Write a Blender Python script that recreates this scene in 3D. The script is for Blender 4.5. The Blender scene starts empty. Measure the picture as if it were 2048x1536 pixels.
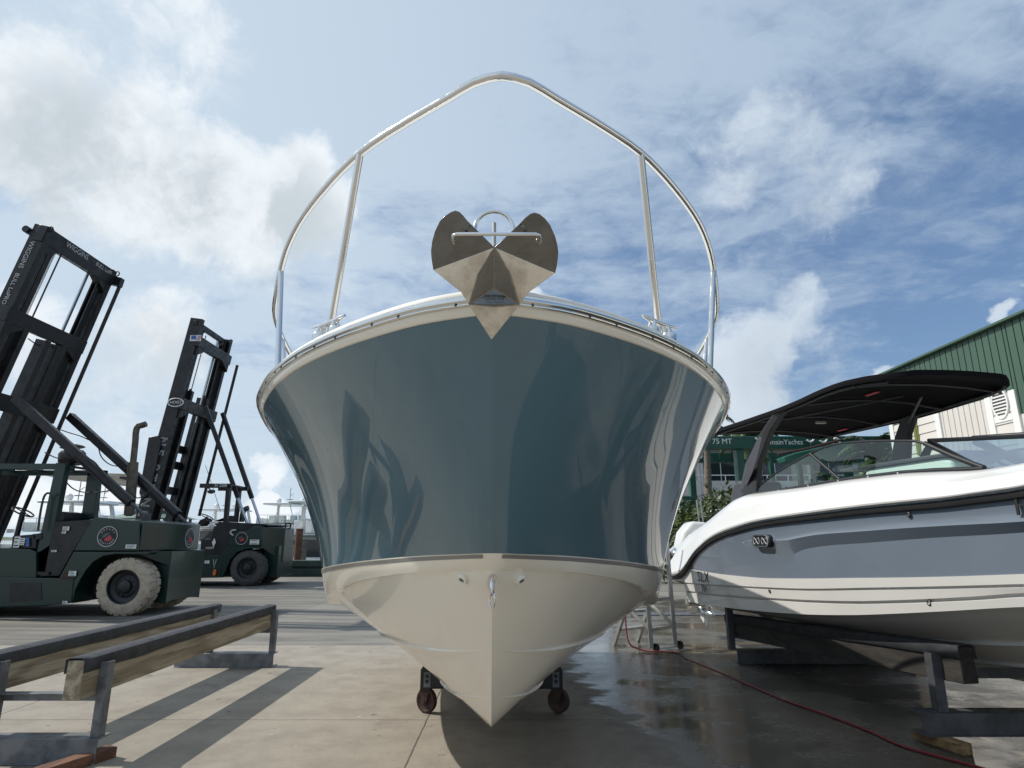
import bpy, bmesh, math, random
from mathutils import Vector, Matrix, noise as mnoise
random.seed(7)
scene = bpy.context.scene
COL = scene.collection
V = Vector
# ------------------------------------------------------------------ camera model (for measuring real positions)
FPX, CX, CY, CAMH = 1240.0, 1024.0, 768.0, 1.4
PITCH = math.atan(307 / 1240)
CP, SP = math.cos(PITCH), math.sin(PITCH)
def ray(px, py):
    u = (px - CX) / FPX; v = (CY - py) / FPX
    return V((u, CP - v * SP, SP + v * CP))
def PY(px, py, y):
    d = ray(px, py); return V((0, 0, CAMH)) + d * (y / d.y)
def PZ(px, py, z=0.0):
    d = ray(px, py); return V((0, 0, CAMH)) + d * ((z - CAMH) / d.z)
def PX(px, py, x):
    d = ray(px, py); return V((0, 0, CAMH)) + d * (x / d.x)

# ------------------------------------------------------------------ mesh helpers
class MB:
    def __init__(s): s.v = []; s.f = []
    def add(s, vs, fs):
        o = len(s.v); s.v += [V(p) for p in vs]; s.f += [tuple(i + o for i in f) for f in fs]; return s
    def box(s, c, size, rot=None):
        c = V(c); h = V(size) / 2
        vs = [V((x * h.x, y * h.y, z * h.z)) for x in (-1, 1) for y in (-1, 1) for z in (-1, 1)]
        if rot is not None: vs = [rot @ p for p in vs]
        return s.add([p + c for p in vs], [(0, 1, 3, 2), (4, 6, 7, 5), (0, 4, 5, 1), (2, 3, 7, 6), (0, 2, 6, 4), (1, 5, 7, 3)])
    def b2(s, a, b):
        a = V(a); b = V(b); return s.box((a + b) / 2, [abs(b[i] - a[i]) for i in range(3)])
    def bar(s, p0, p1, w, h, up=(0, 0, 1)):
        p0 = V(p0); p1 = V(p1); d = p1 - p0; L = d.length; d.normalize(); up = V(up)
        x = d.cross(up)
        if x.length < 1e-4: x = d.cross(V((1, 0, 0)))
        x.normalize(); z = x.cross(d)
        R = Matrix((x, d, z)).transposed()
        return s.box((p0 + p1) / 2, (w, L, h), R)
    def tube(s, pts, r, n=10, cap=True, closed=False):
        pts = [V(p) for p in pts]; rs = r if isinstance(r, (list, tuple)) else [r] * len(pts)
        N = len(pts); vs = []; prev = None
        for i, p in enumerate(pts):
            a = pts[(i - 1) % N] if (i > 0 or closed) else p
            b = pts[(i + 1) % N] if (i < N - 1 or closed) else p
            d = (b - a).normalized()
            if prev is None:
                prev = d.cross(V((0, 0, 1)))
                if prev.length < 1e-3: prev = d.cross(V((1, 0, 0)))
            x = prev - d * prev.dot(d); x.normalize(); prev = x; y = d.cross(x)
            for k in range(n):
                t = 2 * math.pi * k / n; vs.append(p + (x * math.cos(t) + y * math.sin(t)) * rs[i])
        fs = []
        for i in range(N if closed else N - 1):
            j = (i + 1) % N
            for k in range(n):
                l = (k + 1) % n; fs.append((i * n + k, i * n + l, j * n + l, j * n + k))
        if cap and not closed: fs += [tuple(range(n))[::-1], tuple((N - 1) * n + k for k in range(n))]
        return s.add(vs, fs)
    def cyl(s, p0, p1, r, n=16): return s.tube([p0, p1], r, n)
    def prism(s, poly, ext):
        poly = [V(p) for p in poly]; e = V(ext); n = len(poly)
        fs = [tuple(range(n))[::-1], tuple(range(n, 2 * n))] + [(i, (i + 1) % n, n + (i + 1) % n, n + i) for i in range(n)]
        return s.add(poly + [p + e for p in poly], fs)
    def loft(s, rows, caps=False, wrap=False):
        m = len(rows[0]); vs = [p for r in rows for p in r]; fs = []
        for i in range(len(rows) - 1):
            for k in range(m if wrap else m - 1):
                l = (k + 1) % m; fs.append((i * m + k, i * m + l, (i + 1) * m + l, (i + 1) * m + k))
        if caps: fs += [tuple(range(m))[::-1], tuple((len(rows) - 1) * m + k for k in range(m))]
        return s.add(vs, fs)
    def lathe(s, prof, c, axis, n=40):
        # prof: (radius, offset along axis)
        c = V(c); ax = V(axis).normalized(); x = ax.cross(V((0, 0, 1)))
        if x.length < 1e-3: x = ax.cross(V((1, 0, 0)))
        x.normalize(); y = ax.cross(x); m = len(prof); vs = []; fs = []
        for k in range(n):
            t = 2 * math.pi * k / n; d = x * math.cos(t) + y * math.sin(t)
            vs += [c + d * r + ax * o for r, o in prof]
        for k in range(n):
            l = (k + 1) % n
            for i in range(m - 1): fs.append((k * m + i, k * m + i + 1, l * m + i + 1, l * m + i))
        return s.add(vs, fs)
    def sphere(s, c, r, n=12, sq=(1, 1, 1)):
        c = V(c); rows = []
        for i in range(n // 2 + 1):
            a = math.pi * i / (n // 2)
            rows.append([c + V((math.sin(a) * math.cos(2 * math.pi * k / n) * r * sq[0], math.sin(a) * math.sin(2 * math.pi * k / n) * r * sq[1], math.cos(a) * r * sq[2])) for k in range(n)])
        return s.loft(rows, wrap=True)
    def text(s, body, size, org, xd, yd, align='CENTER', outline=0, ext=0.002, space=1.0, bold=0):
        cu = bpy.data.curves.new('t', 'FONT'); cu.body = body; cu.size = size; cu.align_x = align; cu.align_y = 'CENTER'
        cu.space_character = space; cu.offset = bold; cu.resolution_u = 3
        if outline: cu.fill_mode = 'NONE'; cu.bevel_depth = outline; cu.bevel_resolution = 0
        else: cu.extrude = ext
        ob = bpy.data.objects.new('t', cu); COL.objects.link(ob)
        dg = bpy.context.evaluated_depsgraph_get(); dg.update()
        me = bpy.data.meshes.new_from_object(ob.evaluated_get(dg))
        org = V(org); xd = V(xd).normalized(); yd = V(yd); yd = (yd - xd * yd.dot(xd)).normalized(); zd = xd.cross(yd)
        s.add([org + xd * p.co.x + yd * p.co.y + zd * p.co.z for p in me.vertices], [tuple(q.vertices) for q in me.polygons])
        bpy.data.objects.remove(ob); bpy.data.meshes.remove(me); bpy.data.curves.remove(cu); return s

ORG = {}
def obj(name, mb, mat, parent=None, smooth=32, bevel=0, loc=None, weld=True, solid=0, seg=2):
    o0 = ORG[parent.name] if parent else V(loc or (0, 0, 0))
    me = bpy.data.meshes.new(name)
    me.from_pydata([tuple(p - o0) for p in mb.v], [], mb.f)
    bm = bmesh.new(); bm.from_mesh(me)
    if weld: bmesh.ops.remove_doubles(bm, verts=bm.verts, dist=1e-5)
    bmesh.ops.recalc_face_normals(bm, faces=bm.faces)
    bm.to_mesh(me); bm.free()
    for p in me.polygons: p.use_smooth = True
    me.set_sharp_from_angle(angle=math.radians(smooth))
    me.materials.append(mat)
    o = bpy.data.objects.new(name, me); COL.objects.link(o)
    if parent: o.parent = parent
    else: o.location = o0
    ORG[o.name] = o0
    if solid:
        m = o.modifiers.new('solid', 'SOLIDIFY'); m.thickness = solid; m.offset = 0
    if bevel:
        m = o.modifiers.new('bevel', 'BEVEL'); m.width = bevel; m.segments = seg; m.limit_method = 'ANGLE'; m.angle_limit = math.radians(32)
    return o
def thing(name, label, cat, loc=(0, 0, 0), group=None):
    o = bpy.data.objects.new(name, None); COL.objects.link(o); o.location = loc; o.empty_display_size = .2
    ORG[o.name] = V(loc); return tag(o, label, cat, group)
def tag(o, label, cat, group=None):
    o['label'] = label; o['category'] = cat
    if group: o['group'] = group
    return o
def struct(name, mb, mat, **k):
    o = obj(name, mb, mat, **k); o['kind'] = 'structure'; return o

def crspline(pts, n, power=1.0):
    """centripetal Catmull-Rom through pts, resampled to n points by arc length (power>1: denser at the start)"""
    P = [V(p) for p in pts]; P = [P[0] * 2 - P[1]] + P + [P[-1] * 2 - P[-2]]
    out = []
    for i in range(1, len(P) - 2):
        p0, p1, p2, p3 = P[i - 1:i + 3]
        t0 = 0; t1 = t0 + (p1 - p0).length ** .5 + 1e-6; t2 = t1 + (p2 - p1).length ** .5 + 1e-6; t3 = t2 + (p3 - p2).length ** .5 + 1e-6
        for k in range(24):
            t = t1 + (t2 - t1) * k / 24
            A1 = p0 * ((t1 - t) / (t1 - t0)) + p1 * ((t - t0) / (t1 - t0)); A2 = p1 * ((t2 - t) / (t2 - t1)) + p2 * ((t - t1) / (t2 - t1)); A3 = p2 * ((t3 - t) / (t3 - t2)) + p3 * ((t - t2) / (t3 - t2))
            B1 = A1 * ((t2 - t) / (t2 - t0)) + A2 * ((t - t0) / (t2 - t0)); B2 = A2 * ((t3 - t) / (t3 - t1)) + A3 * ((t - t1) / (t3 - t1))
            out.append(B1 * ((t2 - t) / (t2 - t1)) + B2 * ((t - t1) / (t2 - t1)))
    out.append(P[-2])
    L = [0]
    for a, b in zip(out, out[1:]): L.append(L[-1] + (b - a).length)
    res = []; j = 0
    for k in range(n):
        s = L[-1] * (k / (n - 1)) ** power
        while j < len(L) - 2 and L[j + 1] < s: j += 1
        f = 0 if L[j + 1] == L[j] else (s - L[j]) / (L[j + 1] - L[j]); res.append(out[j].lerp(out[j + 1], min(1, max(0, f))))
    return res
def interp(tab, x):
    if x <= tab[0][0]: return tab[0][1]
    for (a, b), (c, d) in zip(tab, tab[1:]):
        if x <= c: return b + (d - b) * (x - a) / (c - a)
    return tab[-1][1]
def sinterp(tab, x):
    """smooth (monotone cubic) interpolation"""
    n = len(tab)
    if x <= tab[0][0]: return tab[0][1]
    if x >= tab[-1][0]: return tab[-1][1]
    d = [(tab[i + 1][1] - tab[i][1]) / (tab[i + 1][0] - tab[i][0]) for i in range(n - 1)]
    m = [d[0]] + [0 if d[i - 1] * d[i] <= 0 else 2 * d[i - 1] * d[i] / (d[i - 1] + d[i]) for i in range(1, n - 1)] + [d[-1]]
    for i in range(n - 1):
        if x <= tab[i + 1][0]:
            h = tab[i + 1][0] - tab[i][0]; t = (x - tab[i][0]) / h
            return (2 * t ** 3 - 3 * t * t + 1) * tab[i][1] + (t ** 3 - 2 * t * t + t) * h * m[i] + (-2 * t ** 3 + 3 * t * t) * tab[i + 1][1] + (t ** 3 - t * t) * h * m[i + 1]

# ------------------------------------------------------------------ materials
class NT:
    def __init__(s, tree): s.t = tree; s.n = tree.nodes; s.l = tree.links
    def new(s, typ, **k):
        n = s.n.new(typ)
        for a, b in k.items(): setattr(n, a, b)
        return n
    def put(s, sock, val):
        if hasattr(val, 'is_output') or isinstance(val, bpy.types.NodeSocket): s.l.new(val, sock)
        else: sock.default_value = val
    def math(s, op, a, b=None, c=None, clamp=False):
        n = s.new('ShaderNodeMath', operation=op, use_clamp=clamp)
        for i, x in enumerate((a, b, c)):
            if x is not None: s.put(n.inputs[i], x)
        return n.outputs[0]
    def vmath(s, op, a, b=None, out=0):
        n = s.new('ShaderNodeVectorMath', operation=op); s.put(n.inputs[0], a)
        if b is not None:
            s.put(n.inputs[3] if op == 'SCALE' else n.inputs[1], b)
        return n.outputs['Value'] if op in ('DOT_PRODUCT', 'LENGTH', 'DISTANCE') else n.outputs[0]
    def noise(s, vec, scale, detail=4, rough=.5, dist=0, col=False):
        n = s.new('ShaderNodeTexNoise'); s.put(n.inputs['Vector'], vec); n.inputs['Scale'].default_value = scale
        n.inputs['Detail'].default_value = detail; n.inputs['Roughness'].default_value = rough; n.inputs['Distortion'].default_value = dist
        return n.outputs['Color'] if col else n.outputs['Fac']
    def mapr(s, v, a, b, c=0., d=1., smooth=True):
        n = s.new('ShaderNodeMapRange'); n.interpolation_type = 'SMOOTHSTEP' if smooth else 'LINEAR'; n.clamp = True
        s.put(n.inputs[0], v)
        for i, x in enumerate((a, b, c, d)): s.put(n.inputs[i + 1], x)
        return n.outputs[0]
    def mix(s, f, a, b, blend='MIX'):
        n = s.new('ShaderNodeMix', data_type='RGBA', blend_type=blend); s.put(n.inputs[0], f)
        s.put(n.inputs[6], a if not isinstance(a, tuple) else (*a[:3], 1)); s.put(n.inputs[7], b if not isinstance(b, tuple) else (*b[:3], 1)); return n.outputs[2]
    def scalevec(s, vec, sc):
        n = s.new('ShaderNodeMapping'); s.put(n.inputs['Vector'], vec); n.inputs['Scale'].default_value = sc; return n.outputs[0]
    def sep(s, vec):
        n = s.new('ShaderNodeSeparateXYZ'); s.put(n.inputs[0], vec); return n.outputs
MATS = {}
def mat(name, col, rough=.5, metal=0., coat=0., var=.0, vscale=3., bump=0., bscale=40., col2=None, rvar=0., spec=.5, stretch=(1, 1, 1), emit=None, coat_rough=.03):
    if name in MATS: return MATS[name]
    m = bpy.data.materials.new(name); m.use_nodes = True; t = NT(m.node_tree); b = t.n['Principled BSDF']
    b.inputs['Base Color'].default_value = (*col, 1); b.inputs['Roughness'].default_value = rough; b.inputs['Metallic'].default_value = metal
    b.inputs['Coat Weight'].default_value = coat; b.inputs['Coat Roughness'].default_value = coat_rough; b.inputs['Specular IOR Level'].default_value = spec
    co = t.new('ShaderNodeTexCoord').outputs['Object']
    if stretch != (1, 1, 1): co = t.scalevec(co, stretch)
    if var or col2:
        nz = t.noise(co, vscale, 6, .6); c2 = col2 or tuple(c * (1 - var) for c in col)
        t.l.new(t.mix(t.mapr(nz, .38, .64), col, c2), b.inputs['Base Color'])
    if rvar:
        nz = t.noise(co, vscale * 2.3, 5, .6); t.l.new(t.mapr(nz, .35, .65, max(.02, rough - rvar), rough + rvar), b.inputs['Roughness'])
    if bump:
        bp = t.new('ShaderNodeBump'); bp.inputs['Strength'].default_value = bump; bp.inputs['Distance'].default_value = .02
        t.l.new(t.noise(co, bscale, 5, .6), bp.inputs['Height']); t.l.new(bp.outputs[0], b.inputs['Normal'])
    if emit: b.inputs['Emission Color'].default_value = (*col, 1); b.inputs['Emission Strength'].default_value = emit
    MATS[name] = m; return m

def wood_mat(name, c1, c2, axis='Y', dark=(.05, .04, .03)):
    m = bpy.data.materials.new(name); m.use_nodes = True; t = NT(m.node_tree); b = t.n['Principled BSDF']
    co = t.new('ShaderNodeTexCoord').outputs['Object']
    st = {'X': (.35, 3, 3), 'Y': (3, .35, 3), 'Z': (3, 3, .35)}[axis]
    sv = t.scalevec(co, st)
    w = t.vmath('ADD', sv, t.vmath('SCALE', t.noise(sv, 1.6, 3, .5, col=True), .9))
    rings = t.math('SINE', t.math('MULTIPLY', t.noise(w, .85, 2, .4), 62.))
    g = t.mapr(rings, -.9, .9)
    fine = t.noise(t.scalevec(co, tuple(60 if k > 1 else 2.5 for k in st)), 1., 4, .6)
    c = t.mix(g, c1, c2); c = t.mix(t.math('MULTIPLY', t.mapr(fine, .45, .75), .55), c, dark)
    blot = t.mapr(t.noise(sv, .55, 3, .5), .5, .7); c = t.mix(t.math('MULTIPLY', blot, .55), c, (.13, .055, .03))
    t.l.new(c, b.inputs['Base Color']); b.inputs['Roughness'].default_value = .8
    bp = t.new('ShaderNodeBump'); bp.inputs['Strength'].default_value = .4; bp.inputs['Distance'].default_value = .01
    t.l.new(fine, bp.inputs['Height']); t.l.new(bp.outputs[0], b.inputs['Normal']); MATS[name] = m; return m

def glass_mat(name, tint, refl=.12):
    m = bpy.data.materials.new(name); m.use_nodes = True; t = NT(m.node_tree); t.n.clear()
    out = t.new('ShaderNodeOutputMaterial'); tr = t.new('ShaderNodeBsdfTransparent'); gl = t.new('ShaderNodeBsdfGlossy'); mx = t.new('ShaderNodeMixShader')
    tr.inputs[0].default_value = (*tint, 1); gl.inputs['Roughness'].default_value = .02
    lw = t.new('ShaderNodeLayerWeight'); lw.inputs[0].default_value = .35
    t.l.new(t.mapr(lw.outputs['Fresnel'], 0., 1., refl * .5, .75, smooth=False), mx.inputs[0])
    t.l.new(tr.outputs[0], mx.inputs[1]); t.l.new(gl.outputs[0], mx.inputs[2]); t.l.new(mx.outputs[0], out.inputs[0]); MATS[name] = m; return m

M_BLUE = mat('blue_gelcoat', (.080, .160, .208), .2, coat=1., spec=.3, var=.06, vscale=1.2, coat_rough=.015)
M_WHITE = mat('white_gelcoat', (.84, .795, .69), .25, coat=.7, var=.03, vscale=2.)
M_WHITE2 = mat('bright_white_gelcoat', (.75, .75, .73), .25, coat=.7, var=.03, vscale=2.)
M_DECK = mat('matt_white_deck', (.80, .78, .72), .55, spec=.25, var=.04, vscale=3.)
M_STRIPE = mat('grey_boot_stripe', (.22, .215, .205), .35, coat=.4)
M_STEEL = mat('polished_stainless', (.76, .76, .755), .13, 1., rvar=.06, vscale=8.)
M_RAILS = mat('satin_rub_rail', (.74, .74, .72), .16, 1., rvar=.05, vscale=6)
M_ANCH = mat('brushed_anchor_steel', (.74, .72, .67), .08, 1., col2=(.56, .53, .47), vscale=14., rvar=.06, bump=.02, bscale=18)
M_ANCHREFL = mat('dark_reflection_anchor_steel', (.20, .20, .195), .10, 1., col2=(.16, .16, .155), vscale=10., rvar=.05)  # darker anchor steel: dark reflections on wings and web put into the colour
M_WELD = mat('weld_bead', (.30, .28, .24), .4, 1.)
M_BLACK = mat('black_rubber', (.016, .016, .018), .6, var=.3)
M_GREY2 = mat('grey_gelcoat', (.15, .185, .235), .22, coat=.8, var=.05, vscale=1.5)
M_SOOT = mat('sooty_exhaust', (.15, .125, .10), .55, .5, var=.4, vscale=5.)
M_CANVAS = mat('black_canvas', (.0035, .0035, .0045), .9, spec=.12, bump=.15, bscale=300)
M_DARKPL = mat('dark_plastic', (.011, .012, .015), .42, var=.2)
M_VINYL = mat('charcoal_vinyl', (.055, .058, .068), .55, bump=.1, bscale=160)
M_TEAL = mat('pale_seat_vinyl', (.62, .70, .66), .5)
M_GREENF = mat('dark_green_paint', (.005, .027, .022), .33, coat=.15, var=.15, vscale=1.2, rvar=.03)
M_MAST = mat('mast_black_paint', (.010, .011, .014), .42, var=.4, vscale=3., rvar=.12)
M_CHROME = mat('chrome_rod', (.62, .64, .66), .2, 1.)
M_TAN = mat('tan_tyre_rubber', (.46, .39, .30), .8, var=.25, vscale=9., bump=.2, bscale=50)
M_TYRE = mat('grey_tyre_rubber', (.085, .080, .078), .85, var=.3, vscale=6., bump=.2, bscale=50)
M_HUB = mat('dark_hub', (.012, .016, .018), .5, var=.3)
M_LABEL = mat('white_sticker', (.72, .74, .74), .5, var=.12, vscale=30)
M_RED = mat('red_print', (.42, .05, .06), .5)
M_BLUEP = mat('blue_print', (.05, .12, .36), .5)
M_ORANGE = mat('orange_plastic', (.62, .16, .03), .5)
M_GREYP = mat('grey_print', (.48, .48, .50), .5)
M_GALV = mat('galvanised_steel', (.20, .21, .225), .5, .35, col2=(.11, .115, .125), vscale=7., rvar=.12, bump=.06, bscale=60)
M_GALVD = mat('dark_weathered_steel', (.060, .064, .072), .5, .3, col2=(.10, .105, .115), vscale=6., rvar=.1)
M_ALU = mat('mill_aluminium', (.46, .46, .44), .42, .7, var=.2, vscale=6)
M_CARPET = mat('grey_bunk_carpet', (.075, .08, .092), .95, var=.3, vscale=9., bump=.5, bscale=220)
M_RUST = mat('rusty_caster', (.055, .025, .018), .7, col2=(.028, .014, .011), vscale=14., bump=.1)
M_HOSE = mat('red_hose', (.15, .010, .015), .5)
M_WOOD = wood_mat('weathered_bunk_timber', (.42, .355, .255), (.27, .215, .145))
M_WOODD = wood_mat('dark_wet_timber', (.036, .033, .03), (.022, .021, .02))
M_PLANK = wood_mat('red_brown_plank', (.20, .095, .055), (.12, .055, .035))
M_BLOCK = wood_mat('fresh_timber_block', (.30, .20, .10), (.21, .135, .065))
M_GLASS = glass_mat('tinted_glass', (.70, .86, .82))
M_GLASSD = mat('dark_window_glass', (.02, .028, .034), .06, coat=.5)
M_LIFT = mat('lift_green_paint', (.010, .072, .050), .4, var=.2, rvar=.1)
M_LIFTL = mat('lift_light_green_paint', (.02, .13, .095), .4, var=.15)
M_SIDEW = mat('white_metal_siding', (.66, .635, .60), .5, var=.06, vscale=.7)
M_SIDEG = mat('green_metal_siding', (.052, .105, .075), .45, var=.10, vscale=.5)
M_TRIM = mat('white_trim', (.78, .79, .78), .5)
M_CONDO = mat('white_stucco', (.58, .57, .55), .8, var=.1, vscale=.4)
M_RECESSG = mat('recess_grey_paint', (.16, .16, .16), .7, var=.2)  # mid grey for the core wall, vent back and louvre band
M_TRUNK = mat('palm_bark', (.20, .17, .14), .9, var=.4, vscale=6, bump=.4, bscale=20)
def leaf_mat(name, c1, c2):
    m = bpy.data.materials.new(name); m.use_nodes = True; t = NT(m.node_tree); b = t.n['Principled BSDF']
    co = t.new('ShaderNodeTexCoord').outputs['Object']
    t.l.new(t.mix(t.mapr(t.noise(co, 2.3, 4, .6), .38, .62), c1, c2), b.inputs['Base Color']); b.inputs['Roughness'].default_value = .5
    b.inputs['Transmission Weight'].default_value = 0
    MATS[name] = m; return m
M_PALM = leaf_mat('palm_frond', (.075, .11, .030), (.035, .062, .020))
M_LEAF = leaf_mat('shrub_leaf', (.12, .16, .025), (.045, .075, .018))
M_LEAFD = leaf_mat('dark_leaf', (.035, .06, .018), (.06, .085, .025))
# ------------------------------------------------------------------ camera, sun, sky
cam = bpy.data.cameras.new('camera'); camo = bpy.data.objects.new('camera', cam); COL.objects.link(camo)
cam.sensor_width = 36; cam.lens = 36 * FPX / 2048; cam.clip_start = .05; cam.clip_end = 5000
camo.location = (0, 0, CAMH); camo.rotation_euler = (math.pi / 2 + PITCH, 0, 0); scene.camera = camo
TOSUN = V((-1.0, .22, 1.0)).normalized()
sl = bpy.data.lights.new('sun', 'SUN'); sl.energy = 3.6; sl.angle = math.radians(.53); sl.color = (1, .93, .83)
so = bpy.data.objects.new('sun', sl); COL.objects.link(so); so.rotation_euler = TOSUN.to_track_quat('Z', 'Y').to_euler(); so.location = (-20, 5, 30)
w = bpy.data.worlds.new('World'); scene.world = w; w.use_nodes = True; t = NT(w.node_tree)
bg = t.n['Background']; bg.inputs[1].default_value = .1
sky = t.new('ShaderNodeTexSky', sky_type='NISHITA'); sky.sun_disc = False
sky.sun_elevation = math.asin(TOSUN.z); sky.sun_rotation = math.atan2(TOSUN.x, TOSUN.y); sky.dust_density = .6; sky.ozone_density = 2.2; sky.air_density = 1.0
D = t.vmath('NORMALIZE', t.new('ShaderNodeTexCoord').outputs['Generated'])
def warp(vec, sc, amt, det=5):
    n = t.vmath('SUBTRACT', t.noise(vec, sc, det, .6, col=True), (.5, .5, .5)); return t.vmath('ADD', vec, t.vmath('SCALE', n, amt))
DW = t.vmath('NORMALIZE', warp(warp(D, 4.5, .16), 15., .06, 6))
DS = t.vmath('NORMALIZE', warp(D, 3.5, .2))
def blob(vec, px, py, r, soft=.55):
    d = ray(px, py).normalized(); a = r / FPX * (1 - .0)
    return t.mapr(t.vmath('DOT_PRODUCT', vec, tuple(d)), math.cos(a * 1.15), math.cos(a * (1 - soft)))
def cover(vec, lst, soft):
    out = None
    for px, py, r, k in lst:
        b = t.math('MULTIPLY', blob(vec, px, py, r, soft), k); out = b if out is None else t.math('MAXIMUM', out, b)
    return out
xyz = t.sep(D)
den = t.math('ADD', xyz[2], .12)
den = t.math('MAXIMUM', den, .05)
comb = t.new('ShaderNodeCombineXYZ'); t.l.new(t.math('DIVIDE', xyz[0], den), comb.inputs[0]); t.l.new(t.math('DIVIDE', xyz[1], den), comb.inputs[1])
P = comb.outputs[0]
Pm = t.new('ShaderNodeMapping'); t.l.new(P, Pm.inputs[0]); Pm.inputs['Rotation'].default_value = (0, 0, .7); Pm.inputs['Scale'].default_value = (.75, 1.35, 1)
c1 = t.noise(Pm.outputs[0], 1.5, 10, .60, .5)
c2 = t.noise(warp(P, 2., .35), 8., 8, .65, .3)
hz = t.math('ADD', t.math('MULTIPLY', c1, .68), t.math('MULTIPLY', c2, .32))
az = t.mapr(xyz[0], -.55, .62, .20, -.07, smooth=False)          # thicker veil towards the left
az = t.math('ADD', az, t.math('MULTIPLY', t.mapr(xyz[2], .38, .70), .20))
veil = t.mapr(t.math('ADD', hz, az), .40, .69)
left = t.mapr(xyz[0], -.5, .55)
base = t.mix(.30, sky.outputs[0], (1.6, 3.0, 5.6))
low = t.mapr(xyz[2], .0, .26)
base = t.mix(t.math('MULTIPLY', t.math('SUBTRACT', 1., low), .62), base, (4.6, 6.1, 7.3))
veilcol = t.mix(left, (5.7, 6.75, 7.75), (4.15, 5.2, 6.5))
colr = t.mix(t.math('MULTIPLY', veil, .90), base, veilcol)
# heaped clouds, placed by direction
cum = [(70, 220, 180, 1), (230, 300, 190, 1), (400, 380, 160, 1), (590, 410, 140, .95), (500, 480, 130, .85), (330, 100, 150, .55), (130, 80, 120, .5),
       (60, 690, 120, .62), (330, 690, 130, .68), (240, 790, 130, .6), (630, 560, 100, .5), (540, 940, 45, .9), (150, 985, 50, .9), (230, 1010, 45, .9), (60, 1010, 60, .8), (545, 1010, 40, .8),
       (1540, 310, 120, .66), (1620, 360, 120, .62), (1470, 360, 90, .52), (1510, 690, 100, .84), (1580, 635, 80, .7), (1640, 705, 100, .45), (1480, 810, 110, .7), (1775, 745, 22, .9), (2035, 620, 26, .8), (1085, 590, 30, .8)]
fb = t.math('MULTIPLY', t.math('SUBTRACT', t.noise(warp(D, 7., .12), 6.5, 11, .62), .5), 2.3)
cv = t.math('ADD', t.math('SUBTRACT', t.math('MULTIPLY', cover(DW, cum, 1.), 1.3), .36), fb)
cmask = t.math('MULTIPLY', t.mapr(cv, -.02, .75), t.mapr(left, 0., 1., 1., .86, smooth=False))
grey = cover(DS, [(150, 290, 150, 1), (330, 370, 160, 1), (540, 460, 150, .95), (330, 730, 130, .7), (100, 740, 110, .6), (1600, 740, 120, .5), (1580, 410, 110, .5)], .95)
grey = t.math('MULTIPLY', grey, t.mapr(t.noise(warp(D, 6., .1), 6., 8, .6), .34, .56, .15, 1.))
rightdim = t.mix(left, (8.4, 8.85, 9.2), (6.3, 7.1, 7.9))
ccol = t.mix(t.math('MULTIPLY', grey, .85), rightdim, (4.7, 5.35, 5.85))
colr = t.mix(cmask, colr, ccol)
t.l.new(colr, bg.inputs[0])
vs = scene.view_settings; vs.view_transform = 'Standard'; vs.look = 'None'; vs.exposure = .13; vs.gamma = 1
scene.display_settings.display_device = 'sRGB'

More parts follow.
